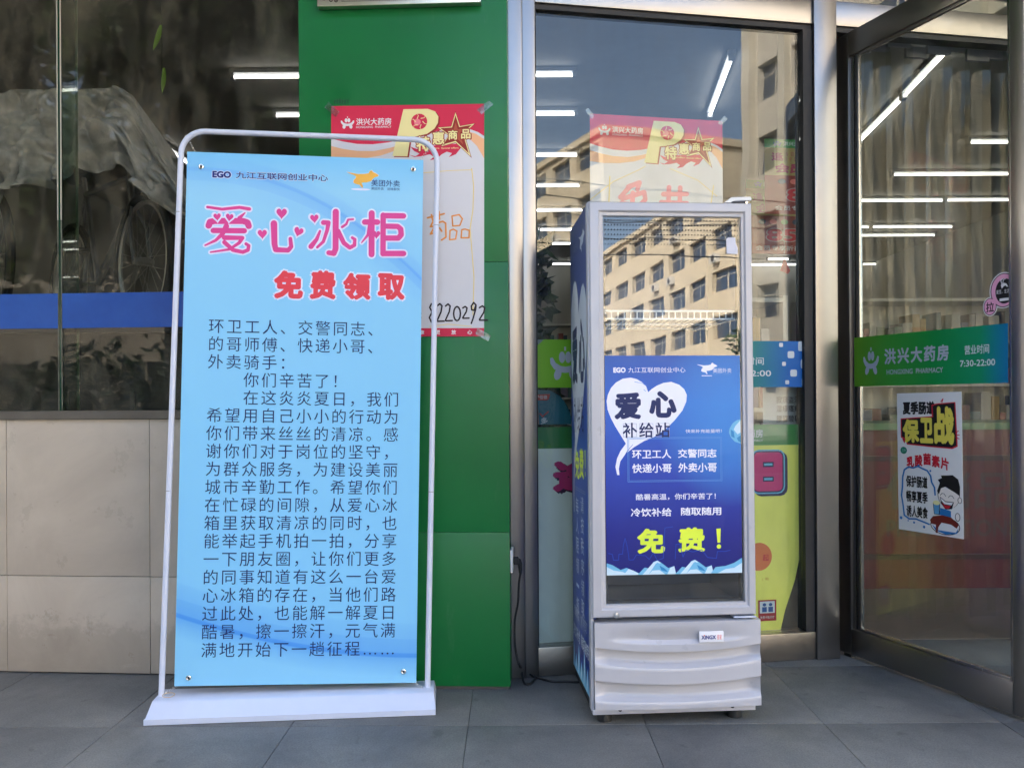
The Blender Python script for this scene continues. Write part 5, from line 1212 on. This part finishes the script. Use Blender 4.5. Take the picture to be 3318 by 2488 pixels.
def bicycle(px_, py_, d, label):
    ang = math.atan2(d[1], d[0])
    b_ = thing('bicycle', label, 'bicycle', Matrix.Translation((px_, py_, 1.492)) @ Matrix.Rotation(ang, 4, 'Z'), 'covered bicycles')
    R = 0.335
    def wheel(cx):
        w_ = MB().tube([(cx+R*math.cos(t), 0, R+R*math.sin(t)) for t in [2*PI*i/40 for i in range(40)]], 0.022, 8, closed=True).build('wheel', m_tyre, b_, smooth=True)
        MB().tube([(cx+(R-0.035)*math.cos(t), 0, R+(R-0.035)*math.sin(t)) for t in [2*PI*i/40 for i in range(40)]], 0.012, 6, closed=True).build('rim', m_spoke, w_, smooth=True)
        sp_ = MB()
        for i in range(24):
            t = 2*PI*i/24; o = 0.6 if i % 2 else -0.6
            sp_.tube([(cx+0.02*math.cos(t+o), (0.03 if i % 4 < 2 else -0.03), R+0.02*math.sin(t+o)), (cx+(R-0.04)*math.cos(t), 0, R+(R-0.04)*math.sin(t))], 0.0013, 4)
        sp_['kind'] if False else None
        o_ = sp_.build('spokes', m_spoke, w_); o_['kind'] = 'stuff'
        MB().tube([(cx, -0.05, R), (cx, 0.05, R)], 0.022, 10).build('hub', m_spoke, w_, smooth=True)
    wheel(0.0); wheel(1.05)
    bb = (0.62, 0, 0.29); head = (0.17, 0, 0.80); headb = (0.13, 0, 0.66); seat = (0.80, 0, 0.82)
    f_ = MB()
    for p, q, r in ((head, seat, 0.016), (headb, bb, 0.019), (seat, bb, 0.016), (head, headb, 0.019)): f_.tube([p, q], r, 8)
    for s_ in (-0.045, 0.045):
        f_.tube([bb, (1.05, s_, R)], 0.010, 6); f_.tube([seat, (1.05, s_, R)], 0.009, 6); f_.tube([headb, (0.06, s_, 0.52), (0.0, s_, R)], 0.011, 6)
    f_.build('frame', m_frame_b, b_, smooth=True)
    MB().tube([(0.17, 0, 0.80), (0.19, 0, 0.92), (0.19, -0.28, 0.95), (0.27, -0.31, 0.97)], 0.012, 8).build('handlebar', m_spoke, b_, smooth=True)
    MB().tube([(0.19, 0, 0.92), (0.19, 0.28, 0.95), (0.27, 0.31, 0.97)], 0.012, 8).build('handlebar', m_spoke, b_, smooth=True)
    MB().tube([(0.80, 0, 0.82), (0.84, 0, 0.94)], 0.013, 8).build('seat_post', m_spoke, b_, smooth=True)
    MB().tube([(0.72, 0, 0.955), (0.80, 0, 0.965), (0.88, 0, 0.965), (0.98, 0, 0.975)], [0.018, 0.035, 0.06, 0.07], 10).build('saddle', m_black, b_, smooth=True)
    MB().lathe([(0.0, 0.004), (0.085, 0.004), (0.095, 0.002), (0.095, -0.002), (0.0, -0.004)], 28, (0.62, -0.055, 0.29), 'Y').build('chainring', m_tyre, b_, smooth=True)
    for s_, t in ((-0.075, 1.2), (0.075, 1.2+PI)):
        e = (0.62+0.17*math.cos(t), s_, 0.29-0.17*math.sin(t)); MB().tube([(0.62, s_, 0.29), e], 0.011, 6).build('crank', m_frame_b, b_, smooth=True)
        box('pedal', m_black, b_, e[0]-0.045, e[0]+0.045, min(s_*1.1, s_*2.3), max(s_*1.1, s_*2.3), e[2]-0.012, e[2]+0.012)
bicycle(-1.89, 4.2, (-0.72, 0.69), 'grey bicycle with its front wheel showing under the plastic sheet')
bicycle(-2.64, 4.15, (-0.72, 0.69), 'second bicycle under the plastic sheet at the window joint side')
# dust sheet draped over them
m_sheet = NT('dust_sheet'); m_sheet.set(col=m_sheet.ramp(m_sheet.noise(6, 8, 0.7), [(0.3, lin(140, 142, 144)), (0.7, lin(204, 205, 206))]), rough=0.4)
m_sheet.bump(m_sheet.noise(14, 6, 0.65, (1, 1, 0.5)), 0.8, 0.02); m_sheet = m_sheet.m
def interp(tab, x):
    for (a, b), (c, d_) in zip(tab, tab[1:]):
        if x <= c: return b+(d_-b)*(max(x, a)-a)/(c-a)
    return tab[-1][1]
top_t = [(-160, 196), (0, 200), (20, 190), (120, 192), (230, 188), (246, 183), (262, 190), (285, 206), (300, 250), (330, 305), (362, 345), (400, 420), (440, 470)]
bot_t = [(-160, 430), (0, 442), (60, 425), (140, 402), (220, 372), (262, 356), (275, 372), (300, 402), (330, 430), (350, 446), (380, 470), (440, 490)]
def tarp(a, b):
    u = -160+(600*a)
    vt, vb = interp(top_t, u), interp(bot_t, u)
    f = (b-0.22)/0.78
    if f < 0:                    # over the ridge and down the back
        Y = 4.02-f*2.4; v = vt-f*40
        p = at(u, vt, 4.02); return (p.x-0.2*(-f), Y, p.z+f*0.35)
    v = vt+(vb-vt)*f
    Y = 4.02-0.10*f+0.07*math.sin(u*0.045+2.5*f)*f+0.045*math.sin(u*0.11-f*4)*f+0.03*math.sin(u*0.021+9*f)+0.02*math.sin(u*0.19+6*f)*f
    q = Vector((u*0.011, f*3.2, 0.3)); Y += 0.11*(mnoise.fractal(q, 1.0, 2.1, 4)) + 0.05*abs(mnoise.noise(q*2.7))
    p = at(u, v, 4.0); p.y = Y; p.z += 0.05*mnoise.noise(Vector((u*0.02, 1.7, f)))*(0.4+0.6*f); return (p.x, p.y, p.z)
sh_mb = MB(); sh_mb.grid(150, 70, tarp)
ts = sh_mb.build('dust_sheet', m_sheet, None, smooth='all', recalc=False)
md = ts.modifiers.new('thickness', 'SOLIDIFY'); md.thickness = 0.003
tag(ts, 'crumpled grey plastic sheet draped over the bicycles behind the window', 'dust sheet')
# hanging leaves
hv = thing('hanging_leaves', 'two long green leaves on a thread behind the dark window', 'leaf garland', Matrix.Translation(at(349, 0, 3.75)))
o0 = at(349, 0, 3.75)
MB().tube([Vector((0, 0, 0.6)), at(350, 150, 3.75)-o0], 0.0007, 4).build('thread', m_leaf_d, hv)
m_leafg = M('bright_leaf', lin(104, 142, 40), 0.5, var=0.15)
for (u0_, v0_, u1_, v1_, wd) in ((348, 55, 330, 110, 0.013), (354, 147, 350, 203, 0.011)):
    p, q = at(u0_, v0_, 3.75)-o0, at(u1_, v1_, 3.75)-o0; d_ = q-p; n_ = Vector((d_.z, 0, -d_.x)).normalized(); lf = MB(); N = 10; vs = []
    for i in range(N+1):
        f = i/N; w_ = wd*math.sin(PI*min(1, f*0.9+0.12))**0.8; c_ = p+d_*f+Vector((0, 0.006*math.sin(PI*f), 0)); vs += [c_-n_*w_, c_+Vector((0, 0.004, 0)), c_+n_*w_]
    lf.add(vs, [(3*i+j, 3*i+j+1, 3*i+j+4, 3*i+j+3) for i in range(N) for j in range(2)]); lf.build('leaf', m_leafg, hv, smooth='all', recalc=False)
# pale bucket
bk = at(602, 760, 3.80)
bu = thing('paint_bucket', 'pale bucket standing behind the window beside the banner', 'bucket', Matrix.Translation((bk.x, 3.80, 0.99)))
MB().lathe([(0.0, 0.0), (0.085, 0.0), (0.115, 0.30), (0.122, 0.302), (0.122, 0.325), (0.10, 0.345), (0.0, 0.35)], 24).build('bucket', M('bucket_plastic', lin(150, 156, 152), 0.5), bu, smooth=True)
box('stool', M('stool_dark', lin(60, 58, 56), 0.6), bu, -0.15, 0.15, -0.12, 0.15, -0.988, -0.001)

# ------------------------------------------------------------------ the street behind the camera (seen in the glass)
m_wg = M('far_window_glass', lin(58, 72, 92), 0.12, 0.0, spec=0.8)
def block(name, label, p0, p1, nrm, ht, storeys, bays, wall, trim, ribs=False, wfrac=0.62, ac=0, roof=None, depth=12):
    """building with its street face from p0 to p1; windows set back in real openings"""
    p0, p1 = Vector((*p0, 0)), Vector((*p1, 0)); ex = (p1-p0).normalized(); L = (p1-p0).length
    Mx = Matrix.Translation(p0) @ Matrix.Rotation(math.atan2(ex.y, ex.x), 4, 'Z')
    ydir = Vector((-ex.y, ex.x, 0)); sgn = -1 if ydir.dot(Vector((*nrm, 0))) > 0 else 1   # depth axis sign: local +y*sgn is inside
    b_ = thing(name, label, 'building', Mx)
    sh_ = ht/storeys; w_ = MB()
    def bx(mb, x0, x1, d0, d1, z0, z1): mb.box(x0, x1, min(d0*sgn, d1*sgn), max(d0*sgn, d1*sgn), z0, z1)
    bx(w_, 0, L, 0.45, depth, 0, ht)
    bay = L/bays; win_w = bay*wfrac
    for s_ in range(storeys):
        z = s_*sh_; bx(w_, 0, L, 0, 0.449, z, z+sh_*0.36); bx(w_, 0, L, 0, 0.449, z+sh_*0.86, z+sh_)
        for k_ in range(bays+1):
            x0 = max(0, k_*bay-(bay-win_w)/2); x1 = min(L, k_*bay+(bay-win_w)/2); bx(w_, x0, x1, 0.002, 0.449, z+sh_*0.36, z+sh_*0.86)
    bx(w_, -0.2, L+0.2, -0.3, depth, ht, ht+0.5)
    w_.build('wall', wall, b_)
    for s_ in range(storeys):
        z = s_*sh_
        for k_ in range(bays):
            x0 = k_*bay+(bay-win_w)/2; m = MB(); bx(m, x0, x0+win_w, 0.36, 0.44, z+sh_*0.361, z+sh_*0.859); wo = m.build('window', m_wg, b_)
            m = MB(); bx(m, x0+win_w/2-0.04, x0+win_w/2+0.04, 0.33, 0.359, z+sh_*0.361, z+sh_*0.859); bx(m, x0, x0+win_w, 0.33, 0.357, z+sh_*0.70, z+sh_*0.715); m.build('mullion', trim, wo)
    if ribs:
        for k_ in range(0, bays+1):
            m = MB(); bx(m, k_*bay-0.3, k_*bay+0.3, -0.35, -0.001, 0, ht-0.01); m.build('rib', trim, b_)
    r = random.Random(len(label))
    for _ in range(ac):
        k_ = r.randrange(bays); s_ = r.randrange(storeys); x0 = k_*bay+bay*r.uniform(0.1, 0.6); z = s_*sh_+sh_*0.06
        m = MB(); bx(m, x0, x0+0.9, -0.42, -0.02, z, z+0.65); u_ = m.build('air_conditioner', M('ac_white', lin(210, 208, 200), 0.5), b_)
        m = MB(); m.lathe([(0.0, 0.006), (0.25, 0.006), (0.26, 0.0)], 14, (x0+0.36, -0.43*sgn, z+0.32), 'Y'); m.build('fan_grille', m_in_dark, u_)
    if roof:
        m = MB(); d0, d1 = -0.6, depth+0.3; hz = 2.6; y0, y1, ym = d0*sgn, d1*sgn, (d0+d1)/2*sgn
        m.add([(-0.6, y0, ht+0.501), (L+0.6, y0, ht+0.501), (L+0.6, y1, ht+0.501), (-0.6, y1, ht+0.501), (1.5, ym, ht+0.5+hz), (L-1.5, ym, ht+0.5+hz)], [(0, 1, 5, 4), (1, 2, 5), (2, 3, 4, 5), (3, 0, 4), (3, 2, 1, 0)]); m.build('roof', roof, b_)
    return b_
cream = M('cream_render', lin(204, 196, 180), 0.85, var=0.06, vscale=0.4); trimw = M('pale_trim', lin(206, 198, 180), 0.7); grey = M('grey_render', lin(176, 166, 148), 0.85, var=0.06, vscale=0.4)
ycream = M('yellow_render', lin(216, 200, 170), 0.85, var=0.08, vscale=0.5)
block('apartment_building', 'long cream apartment block with air conditioners reflected in the cooler door', (23.8, -44.5), (22.0, -82), (-1, 0), 19.6, 6, 8, ycream, trimw, ac=16, wfrac=0.74)
block('office_building', 'tall ribbed cream office block reflected in the glass beside the door', (24.5, -10.0), (25.6, -30.5), (-1, 0), 23.0, 6, 7, cream, trimw, ribs=True, wfrac=0.7)
block('street_terrace', 'row of pale shops facing the pavement across the street', (-34.0, -24.0), (-6.0, -24.0), (0, 1), 9.5, 3, 10, grey, trimw, ac=6)
block('brick_terrace', 'warm rendered shop row along the left side of the street', (-34.0, 2.0), (-34.0, -20.0), (1, 0), 12, 4, 8, cream, trimw)

def tree(x, y, h, seed, label, cr=2.6, n=5200, leaf=0.12):
    r = random.Random(seed); t_ = thing('street_tree', label, 'tree', Matrix.Translation((x, y, -0.01)), 'street trees')
    tr = MB(); tr.tube([(0, 0, 0), (0.05, 0.02, h*0.2), (-0.03, 0.06, h*0.42), (0.08, 0.0, h*0.62), (0.0, 0.05, h*0.86)], [0.19, 0.15, 0.12, 0.08, 0.03], 10)
    cl_ = []
    for i in range(26):
        a_ = r.uniform(0, 2*PI); z = r.uniform(0.36, 1.0)*h; q = cr*math.sin(PI*min(1, (z/h-0.26)/0.80))**0.6*r.uniform(0.45, 1.0); c_ = (q*math.cos(a_), q*math.sin(a_), z)
        cl_.append((c_, r.uniform(0.5, 0.95)*cr*0.36)); tr.tube([(0, 0, max(h*0.22, z*0.62)), (c_[0]*0.5, c_[1]*0.5, z*0.86), c_], [0.05, 0.035, 0.012], 6)
    tr.build('trunk', m_bark, t_, smooth=True)
    lf = MB(); leafy(lf, cl_, leaf, n, r); o = lf.build('crown', m_leaf, t_, recalc=False); return t_
TL = ['dark leafy street tree %s from the pharmacy along the kerb, mirrored in the shop window' % q for q in ORD[:4]]+['leafy tree across the road mirrored in the shop window']
for i, (x, y, h, cr) in enumerate(((-3.6, -5.2, 7.6, 2.6), (-6.6, -5.6, 8.2, 3.0), (-10.0, -5.4, 8.0, 3.0), (-13.6, -5.8, 8.6, 3.2), (-8.2, -16.4, 9.0, 3.2))): tree(x, y, h+1.4, 11+i, TL[i], cr+0.3, 15000, 0.16)
tree(12.2, -21.0, 4.6, 31, 'small tree mirrored low in the cooler door glass', 1.5, 2600, 0.12)
for i in range(4):
    bx_ = -3.2-3.6*i; r = random.Random(60+i)
    hd_ = thing('added_hedge', 'added unseen dark hedge, %s from the pharmacy along the kerb' % ORD[i], 'hedge', Matrix.Translation((bx_, -3.7, -0.005)), 'added kerbside hedges')  # unseen hedge, added to keep the low window reflection dark
    lf = MB(); leafy(lf, [((r.uniform(-1.6, 1.6), r.uniform(-0.3, 0.3), r.uniform(0.3, 1.75)), 0.42) for _ in range(60)], 0.09, 3600, r); lf.build('foliage', m_leaf_d, hd_, recalc=False)
    st_ = MB()
    for _ in range(7): x_ = r.uniform(-1.6, 1.6); st_.tube([(x_, 0, 0), (x_+r.uniform(-.1, .1), 0.05, 1.2)], [0.03, 0.012], 6)
    st_.build('stems', m_bark, hd_)['kind'] = 'stuff'
# overhead wires
for i in range(5):
    z = 6.2+0.55*i; pts = [Vector((-40+8*k_, -16.0-0.3*i, z-0.5*math.sin(PI*k_/10))) for k_ in range(11)]
    tag(MB().tube(pts, 0.016, 5).build('overhead_wire', m_black, None), 'thin black overhead wire along the street, %s above the road' % ORD[i], 'wire', 'overhead wires')
